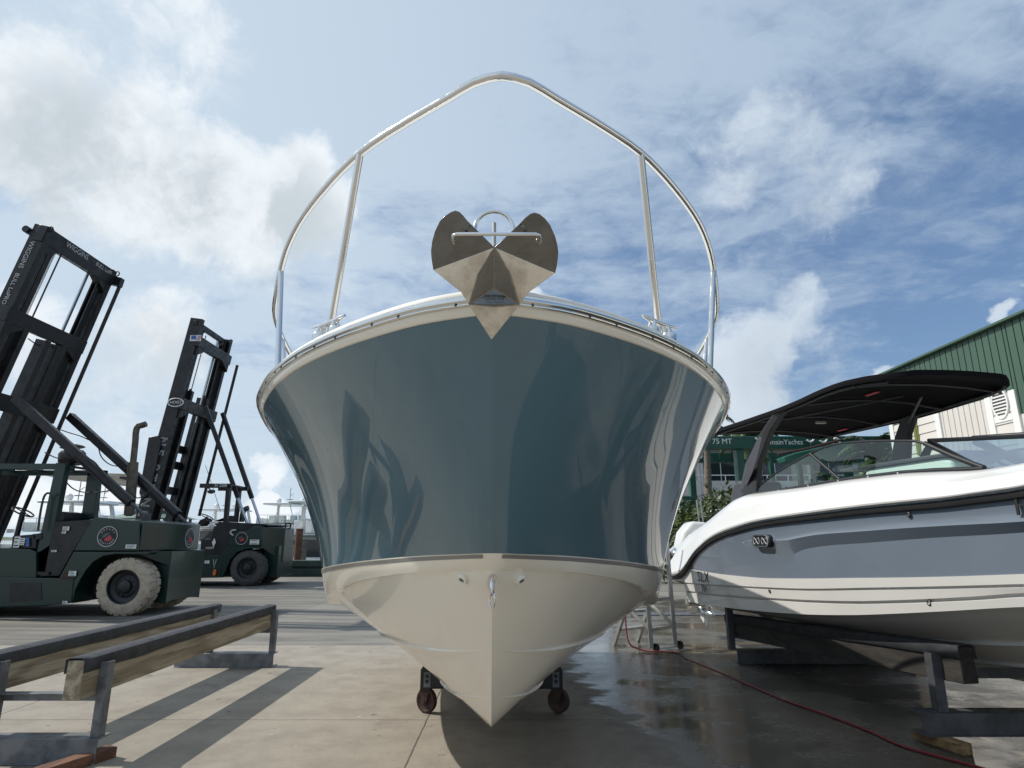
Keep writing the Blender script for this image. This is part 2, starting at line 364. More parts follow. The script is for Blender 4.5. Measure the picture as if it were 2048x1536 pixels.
# ------------------------------------------------------------------ ground
def ground_mat():
    m = bpy.data.materials.new('yard_concrete'); m.use_nodes = True; t = NT(m.node_tree); b = t.n['Principled BSDF']
    pos = t.new('ShaderNodeNewGeometry').outputs['Position']; x, y, z = t.sep(pos)
    n1 = t.noise(pos, .55, 6, .6); n2 = t.noise(pos, 3.1, 7, .65); n3 = t.noise(pos, 28., 4, .7); n4 = t.noise(t.scalevec(pos, (.5, 3.2, 1)), .8, 6, .65)
    near = t.mix(t.mapr(n2, .35, .68), (.425, .390, .335), (.345, .315, .272)); near = t.mix(t.math('MULTIPLY', t.mapr(n3, .5, .8), .35), near, (.23, .20, .165))
    far = t.mix(t.mapr(n4, .38, .62), (.29, .275, .245), (.185, .18, .168)); far = t.mix(t.math('MULTIPLY', t.mapr(n3, .5, .8), .3), far, (.14, .13, .12))
    yy = t.math('ADD', y, t.math('MULTIPLY', t.math('SUBTRACT', n1, .5), .12))
    c = t.mix(t.mapr(yy, 8.86, 8.94), near, far)
    spots = t.math('MULTIPLY', t.mapr(t.noise(pos, 7.5, 2, .5), .70, .74), .55); c = t.mix(spots, c, (.075, .07, .065))
    chip = t.mapr(t.noise(t.vmath('ADD', pos, (11, 3, 0)), 11., 1, .5), .77, .79); c = t.mix(t.math('MULTIPLY', chip, .6), c, (.62, .60, .55))
    stn = t.mapr(t.noise(t.vmath('ADD', pos, (3, 9, 0)), .85, 6, .62), .56, .70); c = t.mix(t.math('MULTIPLY', stn, .28), c, (.16, .145, .125))
    tyr = t.noise(t.scalevec(pos, (.55, 4.5, 1)), 1.1, 4, .55); tyr = t.math('MULTIPLY', t.mapr(tyr, .60, .70), t.mapr(y, 8.9, 9.4)); c = t.mix(t.math('MULTIPLY', tyr, .45), c, (.09, .088, .086))
    # tonal change from slab to slab
    sx = t.math('FLOOR', t.math('DIVIDE', t.math('ADD', x, .67), 3.5)); sy = t.math('FLOOR', t.math('DIVIDE', t.math('SUBTRACT', y, 5.4), 3.5))
    cb = t.new('ShaderNodeCombineXYZ'); t.l.new(sx, cb.inputs[0]); t.l.new(sy, cb.inputs[1]); wn = t.new('ShaderNodeTexWhiteNoise'); t.l.new(cb.outputs[0], wn.inputs[0])
    c = t.mix(1., c, t.mix(wn.outputs[0], (.90, .90, .90), (1., 1., 1.)), 'MULTIPLY')
    def joint(v, off):
        k = t.math('DIVIDE', t.math('SUBTRACT', v, off), 3.5); fr = t.math('ABSOLUTE', t.math('SUBTRACT', t.math('FRACT', t.math('ADD', k, .5)), .5))
        return t.mapr(fr, .0010, .0024, 1., 0.)
    nj = t.math('MULTIPLY', t.math('SUBTRACT', t.noise(pos, 6., 3, .6), .5), .02)
    j = t.math('MAXIMUM', joint(t.math('ADD', x, nj), -.67), joint(t.math('ADD', y, nj), 5.4))
    vor = t.new('ShaderNodeTexVoronoi', feature='DISTANCE_TO_EDGE'); t.l.new(t.vmath('ADD', pos, t.vmath('SCALE', t.noise(pos, 2., 5, .6, col=True), .8)), vor.inputs['Vector']); vor.inputs['Scale'].default_value = .21
    crack = t.math('MULTIPLY', t.mapr(vor.outputs['Distance'], .0006, .0022, 1., 0.), t.math('MULTIPLY', t.mapr(n1, .52, .62), .35))
    dk = t.math('MAXIMUM', t.math('MULTIPLY', j, .75), crack)
    c = t.mix(dk, c, (.07, .062, .055))
    # hosed-down wet area beside the boats
    wl = t.math('SUBTRACT', x, t.math('ADD', .62, t.mapr(y, 4.2, 6.5, .50, .02, smooth=False)))
    wr = t.math('SUBTRACT', 5.6, x); wf = t.math('MULTIPLY', t.math('SUBTRACT', 15.5, y), .35); wn_ = t.math('MULTIPLY', t.math('SUBTRACT', y, 2.6), .6)
    wd = t.math('MINIMUM', t.math('MINIMUM', wl, wr), t.math('MINIMUM', wf, wn_))
    wd = t.math('MINIMUM', wd, .42)
    wet0 = t.math('ADD', wd, t.math('ADD', t.math('MULTIPLY', t.math('SUBTRACT', t.noise(t.scalevec(pos, (1, 1.5, 1)), 1.3, 8, .60), .50), 1.25), t.math('MULTIPLY', t.math('SUBTRACT', n2, .5), .25)))
    wet = t.mapr(wet0, .0, .16); damp = t.mapr(wet0, -.22, .05); pool = t.mapr(t.math('ADD', wet0, t.math('MULTIPLY', t.math('SUBTRACT', t.noise(t.vmath('ADD', pos, (7, 2, 0)), .9, 4, .5), .5), 1.5)), .28, .62)
    c = t.mix(t.math('MULTIPLY', damp, .45), c, (.12, .105, .085)); c = t.mix(t.math('MULTIPLY', wet, .62), c, (.155, .145, .127))
    t.l.new(c, b.inputs['Base Color']); b.inputs['Specular IOR Level'].default_value = .32
    r = t.mix(wet, t.mapr(n2, .3, .7, .80, .92), t.mapr(t.math('ADD', t.math('MULTIPLY', n1, .6), t.math('MULTIPLY', n2, .4)), .36, .62, .40, .19)); r = t.mix(pool, r, (.10, .10, .10)); t.l.new(r, b.inputs['Roughness'])
    bp = t.new('ShaderNodeBump'); bp.inputs['Distance'].default_value = .012
    t.l.new(t.math('SUBTRACT', .40, t.math('MULTIPLY', t.math('MAXIMUM', t.math('MULTIPLY', pool, .97), t.math('MULTIPLY', wet, .80)), .40)), bp.inputs['Strength'])
    hh = t.math('SUBTRACT', t.math('ADD', t.math('MULTIPLY', n3, .5), t.noise(pos, 90., 3, .6)), t.math('MULTIPLY', dk, 2.))
    t.l.new(hh, bp.inputs['Height']); t.l.new(bp.outputs[0], b.inputs['Normal']); return m
M_CONC = ground_mat()
QY = 24.1
g = MB(); g.add([(-1800, -1800, 0), (1800, -1800, 0), (1800, QY, 0), (-1800, QY, 0)], [(0, 1, 2, 3)]); g.add([(2, QY, 0), (1800, QY, 0), (1800, 1800, 0), (2, 1800, 0)], [(0, 1, 2, 3)])
g.add([(-1800, QY, 0), (2, QY, 0), (2, QY, -1.6), (-1800, QY, -1.6)], [(0, 1, 2, 3)]); g.add([(2, QY, 0), (2, 1800, 0), (2, 1800, -1.6), (2, QY, -1.6)], [(0, 1, 2, 3)])
struct('concrete_yard', g, M_CONC)
mw = bpy.data.materials.new('harbour_water'); mw.use_nodes = True; tw = NT(mw.node_tree); bw = tw.n['Principled BSDF']
bw.inputs['Base Color'].default_value = (.02, .06, .065, 1); bw.inputs['Roughness'].default_value = .06
bp = tw.new('ShaderNodeBump'); bp.inputs['Strength'].default_value = .5; bp.inputs['Distance'].default_value = .12
tw.l.new(tw.noise(tw.new('ShaderNodeNewGeometry').outputs['Position'], 1.6, 5, .6), bp.inputs['Height']); tw.l.new(bp.outputs[0], bw.inputs['Normal'])
g = MB(); g.add([(-2500, QY, -1.1), (2, QY, -1.1), (2, 2500, -1.1), (-2500, 2500, -1.1)], [(0, 1, 2, 3)]); struct('harbour_water', g, mw)
# far shoreline: a low dark wooded shore across the water
g = MB(); random.seed(3); pts = []
xs = [-900 + i * 9 for i in range(105)]
for dy in (0, 25):
    pts.append([V((x, 640 + dy + 6 * math.sin(x * .05), -1.2)) for x in xs]); 
tops = [V((x, 650, 2.2 + 1.8 * mnoise.noise(V((x * .03, 1, 0))) + 1.4 * mnoise.noise(V((x * .15, 4, 0))))) for x in xs]
g.loft([pts[0], tops, pts[1]]); struct('far_shore', g, M_LEAFD)
# ------------------------------------------------------------------ the blue centre boat
def xc(y): return -.055 - .03 * (y - 1.8)
def W1(p, s=1): return V((s * p[0] + xc(p[1]), p[1], p[2]))
NS = 64
sheer = crspline([(0, 1.812, 2.074), (.064, 1.83, 2.073), (.234, 1.90, 2.071), (.4825, 2.1, 2.074), (.672, 2.3, 2.078), (.833, 2.5, 2.077), (.997, 2.75, 2.073), (1.127, 3.0, 2.068), (1.214, 3.2, 2.062), (1.276, 3.4, 2.048), (1.358, 3.85, 2.0), (1.42, 4.6, 1.985), (1.45, 5.6, 2.0), (1.45, 7.2, 2.03), (1.40, 8.5, 2.05)], NS, 1.5)
strip = crspline([(0, 2.435, 1.342), (.045, 2.443, 1.341), (.10, 2.488, 1.338), (.318, 2.74, 1.324), (.653, 3.2, 1.286), (.90, 3.62, 1.247), (1.052, 4.0, 1.215), (1.155, 4.4, 1.18), (1.25, 5.1, 1.12), (1.33, 6.3, 1.05), (1.34, 8.5, 1.0)], NS, 1.5)
chout = crspline([(0, 2.495, 1.277), (.04, 2.52, 1.274), (.333, 2.8, 1.254), (.66, 3.3, 1.19), (.87, 3.7, 1.118), (1.06, 4.2, 1.03), (1.18, 4.8, .92), (1.245, 6, .81), (1.26, 8.5, .74)], NS, 1.5)
chin = crspline([(0, 2.495, 1.277), (.039, 2.521, 1.274), (.330, 2.803, 1.252), (.636, 3.31, 1.192), (.816, 3.71, 1.127), (.985, 4.2, 1.032), (1.09, 4.8, .915), (1.15, 6, .80), (1.16, 8.5, .72)], NS, 1.5)
keel = crspline([(0, 2.495, 1.277), (0, 2.66, 1.115), (0, 2.85, .93), (0, 3.10, .695), (0, 3.35, .512), (0, 3.7, .41), (0, 4.2, .345), (0, 5, .305), (0, 6.5, .29), (0, 8.5, .28)], NS, 1.5)
def outn(c):
    r = []
    for i in range(len(c)):
        a = c[max(0, i - 1)]; b = c[min(len(c) - 1, i + 1)]; d = b - a; n = V((d.y, -d.x, 0))
        if i == 0: n = V((0, -1, 0))
        n.normalize(); r.append(n)
    return r
N_S = outn(sheer)
def off(c, n, o, dz): return [V((max(0, p.x + q.x * o) if i else 0, p.y + q.y * o, p.z + dz)) for i, (p, q) in enumerate(zip(c, n))]
def both(rows):
    m = MB()
    for s in (1, -1): m.loft([[W1(p, s) for p in r] for r in rows])
    return m
boat = thing('fishing_boat', 'teal blue boat with white bottom seen bow-on, stainless bow rail and anchor above', 'boat', (xc(5.5), 5.5, 0))
# topsides with bow flare
rows = []
for j in range(13):
    u = j / 12; r = []
    for i in range(NS):
        S, T = sheer[i], strip[i]; M = (S + T) / 2; k = i / (NS - 1)
        amt = interp([(1.8, .012), (2.1, .085), (2.6, .155), (3.1, .165), (3.7, .10), (4.6, .045), (8.5, .012)], S.y)
        n = N_S[i]; C = M - n * amt + V((0, 0, -.10 * max(0, 1 - k * 2)))
        if i == 0: C = M + V((0, .012, -.10))
        p = S * (1 - u) ** 2 + C * 2 * u * (1 - u) + T * u * u
        r.append(V((max(0, p.x), p.y, p.z)) if i else V((0, p.y, p.z)))
    rows.append(r)
obj('topsides', both(rows), M_BLUE, boat, smooth=50)
# white lower band, chine and planing bottom with spray strakes
N_T = outn(strip)
bt = both([strip, [(a + b) / 2 + n * .006 * (1 if i else 0) for i, (a, b, n) in enumerate(zip(strip, chout, N_T))], chout])
bt2 = both([[a.lerp(b, k / 10) + V((0, 0, -.022 * math.sin(k / 10 * math.pi) * min(1, i / 14))) for i, (a, b) in enumerate(zip(chin, keel))] for k in range(11)])
fl = both([chout, chin]); bt.add(fl.v, fl.f); bt.add(bt2.v, bt2.f)
tr = MB()
last = [sheer[-1], strip[-1], chout[-1], chin[-1], keel[-1]]
poly = [W1(p, 1) for p in last] + [W1(p, -1) for p in last[::-1][1:]]
bt.add(poly, [tuple(range(len(poly)))])
hb = obj('hull_bottom', bt, M_WHITE, boat, smooth=28)
def strake(zf, i0, i1):
    m = MB()
    for s in (1, -1):
        A, B, C, Dd = [], [], [], []
        for i in range(i0, i1):
            K, H = keel[i], chin[i]; w_ = None
            for q in range(201):
                P_ = H.lerp(K, q / 200)
                if P_.z <= zf(P_.y): w_ = q / 200; break
            if w_ is None: continue
            def surf(w): 
                w = min(1, max(0, w)); p = H.lerp(K, w); p = p + V((0, 0, -.022 * math.sin(w * math.pi) * min(1, i / 14))); return p
            k = min(1, len(A) / 7); wd = .062 * k
            L = (H - K).length + 1e-6
            up = surf(w_ - .004); lo = surf(w_ + wd / L)
            n = V((up - lo)); n = V((n.z, 0, -n.x)).normalized()
            A.append(W1(up, s)); B.append(W1(V((up.x + .008 * k, up.y, up.z - .011 * k)), s)); C.append(W1(lo + V((.004, 0, -.004)) * k, s))
        if len(A) > 2: m.loft([A, B, C])
    return m
z1 = lambda y: sinterp([(2.8, .94), (4.2, .82), (5.5, .69), (7, .60), (9.2, .55)], y)
z2 = lambda y: sinterp([(3.0, .70), (4.0, .585), (5.5, .46), (7, .41), (9.2, .39)], y)
obj('spray_strake', strake(z1, 5, NS), M_WHITE, boat, smooth=25)
obj('spray_strake', strake(z2, 8, NS), M_WHITE, boat, smooth=25)
# boot stripe proud of the band, open at the stem
def fr(i, u): 
    a = strip[i].lerp(chout[i], u); return a + N_T[i] * .0065
i0 = 2
sm = MB()
for s in (1, -1):
    A = [fr(i, .10) for i in range(i0, NS)]; B = [fr(i, .24) for i in range(i0, NS)]
    # constant 22 mm width
    B = [a + (b - a).normalized() * .026 for a, b in zip([strip[i] + N_T[i] * .0065 for i in range(i0, NS)], [chout[i] + N_T[i] * .0065 for i in range(i0, NS)])]
    A = [strip[i] + N_T[i] * .004 + (chout[i] - strip[i]).normalized() * .007 for i in range(i0, NS)]; B = [a + (chout[i] - strip[i]).normalized() * .022 + N_T[i] * .001 for a, i in zip(A, range(i0, NS))]
    sm.loft([[W1(p, s) for p in A], [W1(p, s) for p in B]])
obj('boot_stripe', sm, M_STRIPE, boat)
# moulded white band under the rub rail
obj('sheer_band', both([off(sheer, N_S, -.006, -.003), off(sheer, N_S, .005, 0), off(sheer, N_S, .011, .009), off(sheer, N_S, .015, .022), off(sheer, N_S, .015, .029)]), M_WHITE, boat, smooth=40)
# rub rail: stainless strip on a white extrusion
def prof(lst): return both([off(sheer, N_S, o, dz) for o, dz in lst])
RUB = obj('rub_rail', prof([(0.0080, 0.0260), (0.0240, 0.0255), (0.0290, 0.0280), (0.0295, 0.0310), (0.0270, 0.0330), (0.0320, 0.0345), (0.0380, 0.0390), (0.0390, 0.0440), (0.0380, 0.0490), (0.0330, 0.0540), (0.0270, 0.0550), (0.0270, 0.0570), (0.0240, 0.0610), (0.0080, 0.0620)]), M_RAILS, boat, smooth=24)
dist = 0; nxt = .1
for i in range(1, NS):
    dist += (sheer[i] - sheer[i - 1]).length
    if dist > nxt and sheer[i].y < 5:
        nxt += .17
        for s in (1, -1):
            sc = MB(); sc.sphere(W1(off(sheer, N_S, .028, .0315)[i], s), .0052, 8); obj('rail_screw', sc, M_GALVD, RUB)
# gunwale cap and foredeck
cap = prof([(0.0080, 0.0590), (0.0180, 0.0630), (0.0180, 0.0690), (0.0130, 0.0780), (0.0000, 0.0860), (-0.0240, 0.0920), (-0.0720, 0.0950), (-0.1520, 0.0960)])
obj('gunwale_cap', cap, M_DECK, boat, smooth=40)
inn = off(sheer, N_S, -.152, .096)
inn = [V((max(0, p.x), p.y, p.z)) for p in inn]
dk = MB(); dk.loft([[W1(p, 1) for p in inn], [W1(V((p.x * .5, p.y, p.z + .003)), 1) for p in inn], [W1(V((0, p.y, p.z + .004)), 1) for p in inn], [W1(V((p.x * .5, p.y, p.z + .003)), -1) for p in inn], [W1(p, -1) for p in inn]])
obj('foredeck', dk, M_DECK, boat, smooth=40)
# bow rail
rail_pts = [(0, 1.745, 2.882), (.075, 1.765, 2.880), (.20, 1.86, 2.878), (.38, 2.0, 2.874), (.552, 2.15, 2.868), (.74, 2.36, 2.845), (.91, 2.58, 2.81), (1.03, 2.78, 2.77), (1.11, 2.95, 2.735), (1.20, 3.17, 2.70), (1.30, 3.45, 2.675), (1.37, 3.85, 2.64), (1.40, 4.4, 2.56), (1.41, 5.0, 2.42), (1.41, 5.5, 2.2), (1.40, 5.75, 2.0)]
rc = crspline(rail_pts, 60, 1.15)
def lean(p): return p + V((.020 * max(0, min(1, (p.z - 2.2) / .65)) * max(0, min(1, (4.2 - p.y) / 1.6)), 0, 0))
rail = MB(); rail.tube([lean(W1(p, -1)) for p in rc[::-1]] + [lean(W1(p, 1)) for p in rc[1:]], .0158, 14)
obj('bow_rail', rail, M_STEEL, boat, smooth=60)
posts = [((.552, 2.15, 2.868), (.672, 2.40, 2.180)), ((1.11, 2.95, 2.735), (1.045, 2.90, 2.168)), ((1.365, 3.8, 2.645), (1.26, 3.72, 2.12)), ((1.40, 4.6, 2.52), (1.33, 4.55, 2.06))]
for s in (-1, 1):
    for a, b in posts:
        m = MB(); m.tube([lean(W1(a, s)), W1(b, s)], .0145, 14); bb = W1(b, s)
        m.lathe([(0, .022), (.020, .020), (.034, .006), (.036, -.01), (0, -.01)], bb, (0, 0, 1), 18)
        obj('rail_post', m, M_STEEL, boat, smooth=60)
# mooring cleats beside the first rail posts
for s in (-1, 1):
    c = W1((.655, 2.325, 2.193), s); d = V((s * .66, .55, -.02)).normalized(); side = V((-d.y, d.x, 0)); up = V((0, 0, 1))
    m = MB(); m.tube([c + up * .036 - d * .105, c + up * .035 - d * .085, c + up * .030 - d * .05, c + up * .030 + d * .05, c + up * .035 + d * .085, c + up * .036 + d * .105], [.006, .0085, .011, .011, .0085, .006], 12)
    for k in (-1, 1):
        for q in (-1, 1):
            m.tube([c + d * .055 * k + side * .016 * q + up * -.03, c + d * .045 * k + side * .008 * q + up * .027], [.010, .0075], 10)
        m.lathe([(0, .0), (.026, 0), (.03, -.006), (.03, -.03), (0, -.03)], c + d * .055 * k, (0, 0, 1), 16)
    obj('mooring_cleat', m, M_STEEL, boat, smooth=50)
# bow eye on the stem and two through-hull drains
def stem(z):
    for a, b in zip(keel, keel[1:]):
        if b.z <= z: f = (a.z - z) / (a.z - b.z); return a.lerp(b, f)
e = W1(stem(1.232)); dn = V((0, .62, -.78)).normalized(); nn = V((0, -.78, -.62)).normalized(); sx = V((1, 0, 0))
m = MB(); ov = []
for k in range(28):
    a = 2 * math.pi * k / 28; cx_, cy_ = math.cos(a) * .019, math.sin(a)
    cy_ = math.copysign(abs(cy_) ** .8, cy_) * .044; ov.append(e + sx * cx_ + dn * cy_)
m.prism([p - nn * .03 for p in ov], nn * .04)
m.tube([e - dn * .018 + nn * .0, e - dn * .015 + nn * .036, e + nn * .05, e + dn * .018 + nn * .046, e + dn * .03 + nn * .01], .0085, 12)
ring = [e + nn * .036 + dn * .012 + (sx * .3 * math.cos(a) + nn * .25 * math.cos(a) + V((0, 0, -1)) * (math.sin(a) + .9)).normalized() * 0 + V((.010 * math.cos(a), -.008 * math.cos(a), -.03 - .034 * math.sin(a))) for a in [2 * math.pi * k / 20 for k in range(20)]]
m.tube(ring, .0045, 8, closed=True)
obj('bow_eye', m, M_STEEL, boat, smooth=45)
for s, px, py in ((-1, 927, 1162), (1, 1040, 1163)):
    # find the drain's place on the bottom skin
    best = None
    for i in range(2, 24):
        for q in range(0, 101):
            p = W1(chin[i].lerp(keel[i], q / 100), s); d = p - V((0, 0, CAMH)); dep = d.y * CP + d.z * SP
            e2 = abs(CX + FPX * d.x / dep - px) + abs(CY - FPX * (d.z * CP - d.y * SP) / dep - py)
            if best is None or e2 < best[0]: best = (e2, i, q)
    i, q = best[1], best[2]; p = W1(chin[i].lerp(keel[i], q / 100), s); p2 = W1(chin[i].lerp(keel[i], min(1, q / 100 + .1)), s); p3 = W1(chin[i + 1].lerp(keel[i + 1], q / 100), s)
    n = (p2 - p).cross(p3 - p).normalized()
    if n.y > 0: n = -n
    p = p + n * .012
    m = MB(); m.lathe([(.0245, -.03), (.0245, .0), (.021, .006), (.013, .006), (.0115, .002), (.0115, -.03)], p, n, 28)
    o = obj('drain_fitting', m, M_WHITE, boat, smooth=40)
    m = MB(); m.lathe([(0, .0035), (.0055, .0035), (.0115, -.001), (.0115, -.02)], p, n, 20); obj('drain_hole', m, M_GALVD, o)
# bow roller that carries the anchor shank
m = MB()
for q in (-1, 1): m.prism([W1((q * .036, 1.62, 2.205)), W1((q * .036, 1.66, 2.16)), W1((q * .036, 1.86, 2.13)), W1((q * .036, 2.2, 2.20)), W1((q * .036, 2.2, 2.25)), W1((q * .036, 1.7, 2.25))], (.006, 0, 0))
m.cyl(W1((-.04, 1.68, 2.205)), W1((.04, 1.68, 2.205)), .022, 16)
obj('bow_roller', m, M_STEEL, boat)

# ------------------------------------------------------------------ anchor hanging on the bow
AN = lambda px, py, y: PY(px, py, y)
A0 = AN(989, 495, 1.57)
anchor = thing('anchor', 'faceted stainless plough anchor hanging from the bow of the blue boat', 'anchor', AN(988, 610, 1.53))
def wing(px, py):
    q = AN(px, py, 1.5); return AN(px, py, A0.y + .10 * abs(q.x - A0.x) - .62 * (q.z - A0.z))
L = [A0] + [wing(a, b) for a, b in ((934, 441), (927, 432), (919, 424), (911, 421), (902, 424), (890, 432), (880, 442), (870, 463), (864.5, 483), (862.5, 500), (863, 513), (865, 528), (867, 540))]
R = [A0] + [wing(a, b) for a, b in ((1040, 447), (1050, 436), (1060, 428), (1069, 425), (1079, 428), (1090, 437), (1100, 450), (1110, 472), (1115, 492), (1116.5, 505), (1115, 520), (1113, 534), (1110, 546))]
LM, LB = AN(957, 548, 1.612), AN(938, 609, 1.655); RM, RB = AN(1021, 549, 1.612), AN(1039, 609, 1.655)
LL, RL = AN(923, 585, 1.645), AN(1057, 585, 1.645); Cc = AN(988, 577, 1.66); TIP = AN(983, 679, 1.735); CB = (LB + RB) / 2 + V((0, .002, -.006))
def plate(name, polys, mt=M_ANCH, th=.006):
    m = MB()
    for p in polys: m.add(p, [tuple(range(len(p)))])
    return obj(name, m, mt, anchor, smooth=5, solid=th, bevel=.0012, seg=2)
plate('fluke_wing', [L], M_ANCHREFL); plate('fluke_wing', [R], M_ANCHREFL)
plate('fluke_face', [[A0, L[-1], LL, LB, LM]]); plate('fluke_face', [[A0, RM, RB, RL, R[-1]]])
plate('fluke_web', [[A0, LM, LB, Cc], [A0, Cc, RB, RM], [Cc, LB, RB], [LB, CB, RB]], M_ANCHREFL)
plate('fluke_tip', [[LB, TIP, CB], [CB, TIP, RB]])
m = MB()
for a, b in ((A0, Cc), (Cc, LB), (Cc, RB), (LB, CB), (CB, RB), (A0, RM), (A0, LM), (LM, LB), (RM, RB)):
    n = 9; m.tube([a.lerp(b, k / n) + V((random.uniform(-1, 1), -2.2, random.uniform(-1, 1))) * .0009 for k in range(n + 1)], [.0022 + random.uniform(0, .0012) for _ in range(n + 1)], 6)
obj('weld_seam', m, M_WELD, anchor)
m = MB(); a, b = AN(907, 468, 1.57), AN(1078, 468.5, 1.57); a = PY(907, 468, 1.49); b = PY(1078, 468.5, 1.49); ds = (b - a).normalized()
m.tube([a + V((-.004, .05, 0)), a + V((-.001, .006, 0)), a + ds * .008, b - ds * .008, b + V((.001, .006, 0)), b + V((.004, .05, 0))], .0048, 12)
obj('cross_rod', m, M_STEEL, anchor, smooth=60)
for p in (a, b):
    m = MB(); m.lathe([(.0075, .0), (.0068, -.003), (.005, -.005)], p + V((0, .035, 0)), (0, 1, 0), 14); obj('rod_collar', m, M_WELD, anchor)
pts = [PY(988 + 39 * math.cos(t_), 461 - 38 * math.sin(t_), 1.63) for t_ in [math.radians(-28 + 236 * k / 26) for k in range(27)]]
m = MB(); m.tube(pts, .0060, 12); obj('roll_bar', m, M_STEEL, anchor, smooth=60)
m = MB(); m.tube([PY(988.5, 446, 1.66), PY(988.5, 520, 1.66)], .0055, 12); obj('locking_pin', m, M_ALU, anchor, smooth=60)
m = MB(); m.prism([A0 + V((-.007, .03, .0)), A0 + V((-.007, .10, -.06)), Cc + V((-.007, .03, .03)), W1((-.007, 1.75, 2.22)), W1((-.007, 2.15, 2.245)), W1((-.007, 2.15, 2.275)), W1((-.007, 1.72, 2.27))], (.014, 0, 0)); obj('shank', m, M_ANCH, anchor)
xd = (RB - LB).normalized(); ctr = (Cc + CB) / 2; nrm = (LB - Cc).cross(RB - Cc).normalized()
if nrm.y > 0: nrm = -nrm
yd = (Cc - CB); yd = (yd - xd * yd.dot(xd)).normalized()
m = MB(); base = CB + nrm * .0045
for s_, f, sz, ox in (('MAX WORKING', .56, .0078, .0), ('10 KG 073', .37, .0115, .0), ('072100422', .16, .0105, .004)):
    m.text(s_, sz, base + yd * ((Cc - CB).length * f) + xd * ox, xd, yd, ext=.0003, space=1.1)
obj('stamped_lettering', m, M_BLACK, anchor)

# ------------------------------------------------------------------ dolly under the bow
dol = thing('boat_dolly', 'low steel dolly on rusty casters carrying the keel of the blue boat', 'boat dolly', (xc(5.6), 5.6, 0))
for yy in (5.62, 8.2):
    x0 = xc(yy)
    m = MB(); m.b2((x0 - .50, yy - .045, .185), (x0 + .50, yy + .045, .262)); obj('cross_beam', m, M_GALVD, dol, bevel=.005)
    for s in (-1, 1):
        xb = x0 + s * .545
        m = MB(); m.prism([V((xb + s * a, yy - .05, z)) for a, z in ((.045, .175), (.045, .335), (.02, .362), (-.045, .362), (-.05, .335), (-.075, .30), (-.12, .268), (-.18, .25), (-.19, .195), (-.055, .19), (-.045, .175))], (0, .10, 0)); br = obj('end_bracket', m, M_DARKPL, dol, bevel=.006)
        m = MB()
        ch = [V((xb + s * -.012 + a, yy - .053, z)) for a, z in ((-.028, .20), (.028, .20), (.028, .315), (-.028, .315))]
        m.prism(ch, (0, .004, 0)); m2 = obj('hole_plate', m, M_GALV, br)
        m = MB()
        for z in (.245, .285): m.lathe([(0, 0), (.015, 0), (.015, -.004)], (xb - s * .012, yy - .0545, z), (0, -1, 0), 18)
        obj('plate_hole', m, M_BLACK, br)
        m = MB(); m.b2((xb - .05, yy - .05, .165), (xb + .05, yy + .05, .178)); obj('caster_plate', m, M_RUST, dol, bevel=.003)
        wa = V((.62, 1, 0)).normalized(); wc = V((xb + .01, yy - .02, .0945)); sd = wa
        m = MB(); m.lathe([(0, -.027), (.03, -.03), (.034, -.02), (.07, -.02), (.078, -.025), (.092, -.022), (.0945, -.012), (.0945, .012), (.092, .022), (.078, .025), (.07, .02), (.034, .02), (.03, .03), (0, .027)], wc, wa, 36)
        wh = obj('caster_wheel', m, M_RUST, dol, smooth=35)
        m = MB(); fwd = V((wa.y, -wa.x, 0))
        for q in (-1, 1): m.prism([wc + wa * (.033 * q) + fwd * a + V((0, 0, z)) for a, z in ((-.018, -.02), (.018, -.02), (.05, .072), (-.045, .072))], wa * .005 * q)
        m.cyl(wc - wa * .045, wc + wa * .045, .009, 10)
        obj('caster_fork', m, M_RUST, wh)
for s in (-1, 1):
    m = MB(); m.b2((xc(7) + s * .30 - .035, 5.67, .19), (xc(7) + s * .30 + .035, 8.15, .255)); obj('side_rail', m, M_GALVD, dol, bevel=.004)
    m = MB(); m.prism([V((xc(5.62) + s * a, 5.56, z)) for a, z in ((.02, .262), (.30, .262), (.30, .445), (.02, .315))], (0, .13, 0)); obj('keel_chock', m, M_CARPET, dol, bevel=.006)
# ------------------------------------------------------------------ grey runabout on the right
C0 = V((3.456, 8.74, 0)); AX = V((.148, -.989, 0)).normalized(); LT = V((-.989, -.148, 0)).normalized()
def B2(l, w, z): return C0 + AX * l + LT * w + V((0, 0, z))
WS = [(-.6, 1.20), (0, 1.245), (1, 1.275), (2.5, 1.285), (4, 1.27), (4.8, 1.22), (5.6, 1.08), (6.4, .84), (7.2, .48), (7.8, 0)]
def ws(l): return max(0, sinterp(WS, l))
def on2(px, py, wo=0., cw=None):
    """where the sight line through a photo pixel meets the boat's side (plan curve of half breadth)"""
    d = ray(px, py); lo, hi = -1.2, 7.4
    def f(l):
        w = (ws(l) - wo) if cw is None else cw
        p = C0 + AX * l + LT * w; return p.x * d.y - p.y * d.x
    a, b = lo, hi
    n = 200; prev = f(lo)
    for k in range(1, n + 1):
        l = lo + (hi - lo) * k / n; v = f(l)
        if prev * v <= 0: a, b = lo + (hi - lo) * (k - 1) / n, l; break
        prev = v
    for _ in range(40):
        m = (a + b) / 2
        if f(a) * f(m) <= 0: b = m
        else: a = m
    l = (a + b) / 2; w = (ws(l) - wo) if cw is None else cw
    p = C0 + AX * l + LT * w; return l, CAMH + d.z * p.y / d.y
def rowtab(pts, wo, extra=()):
    tab = sorted([on2(px, py, wo) for px, py in pts] + list(extra)); out = [tab[0]]
    for a in tab[1:]:
        if a[0] > out[-1][0] + .02: out.append(a)
    return out
T_rail = rowtab([(1329, 1151), (1344, 1152), (1355, 1150), (1364, 1144), (1373, 1133), (1391, 1106), (1405, 1092), (1420, 1080), (1440, 1069), (1464, 1060), (1519, 1045), (1629, 1029), (1738, 1016), (1884, 1002), (1960, 992), (2046, 980)], 0, [(6.2, 1.98), (7.8, 2.05)])
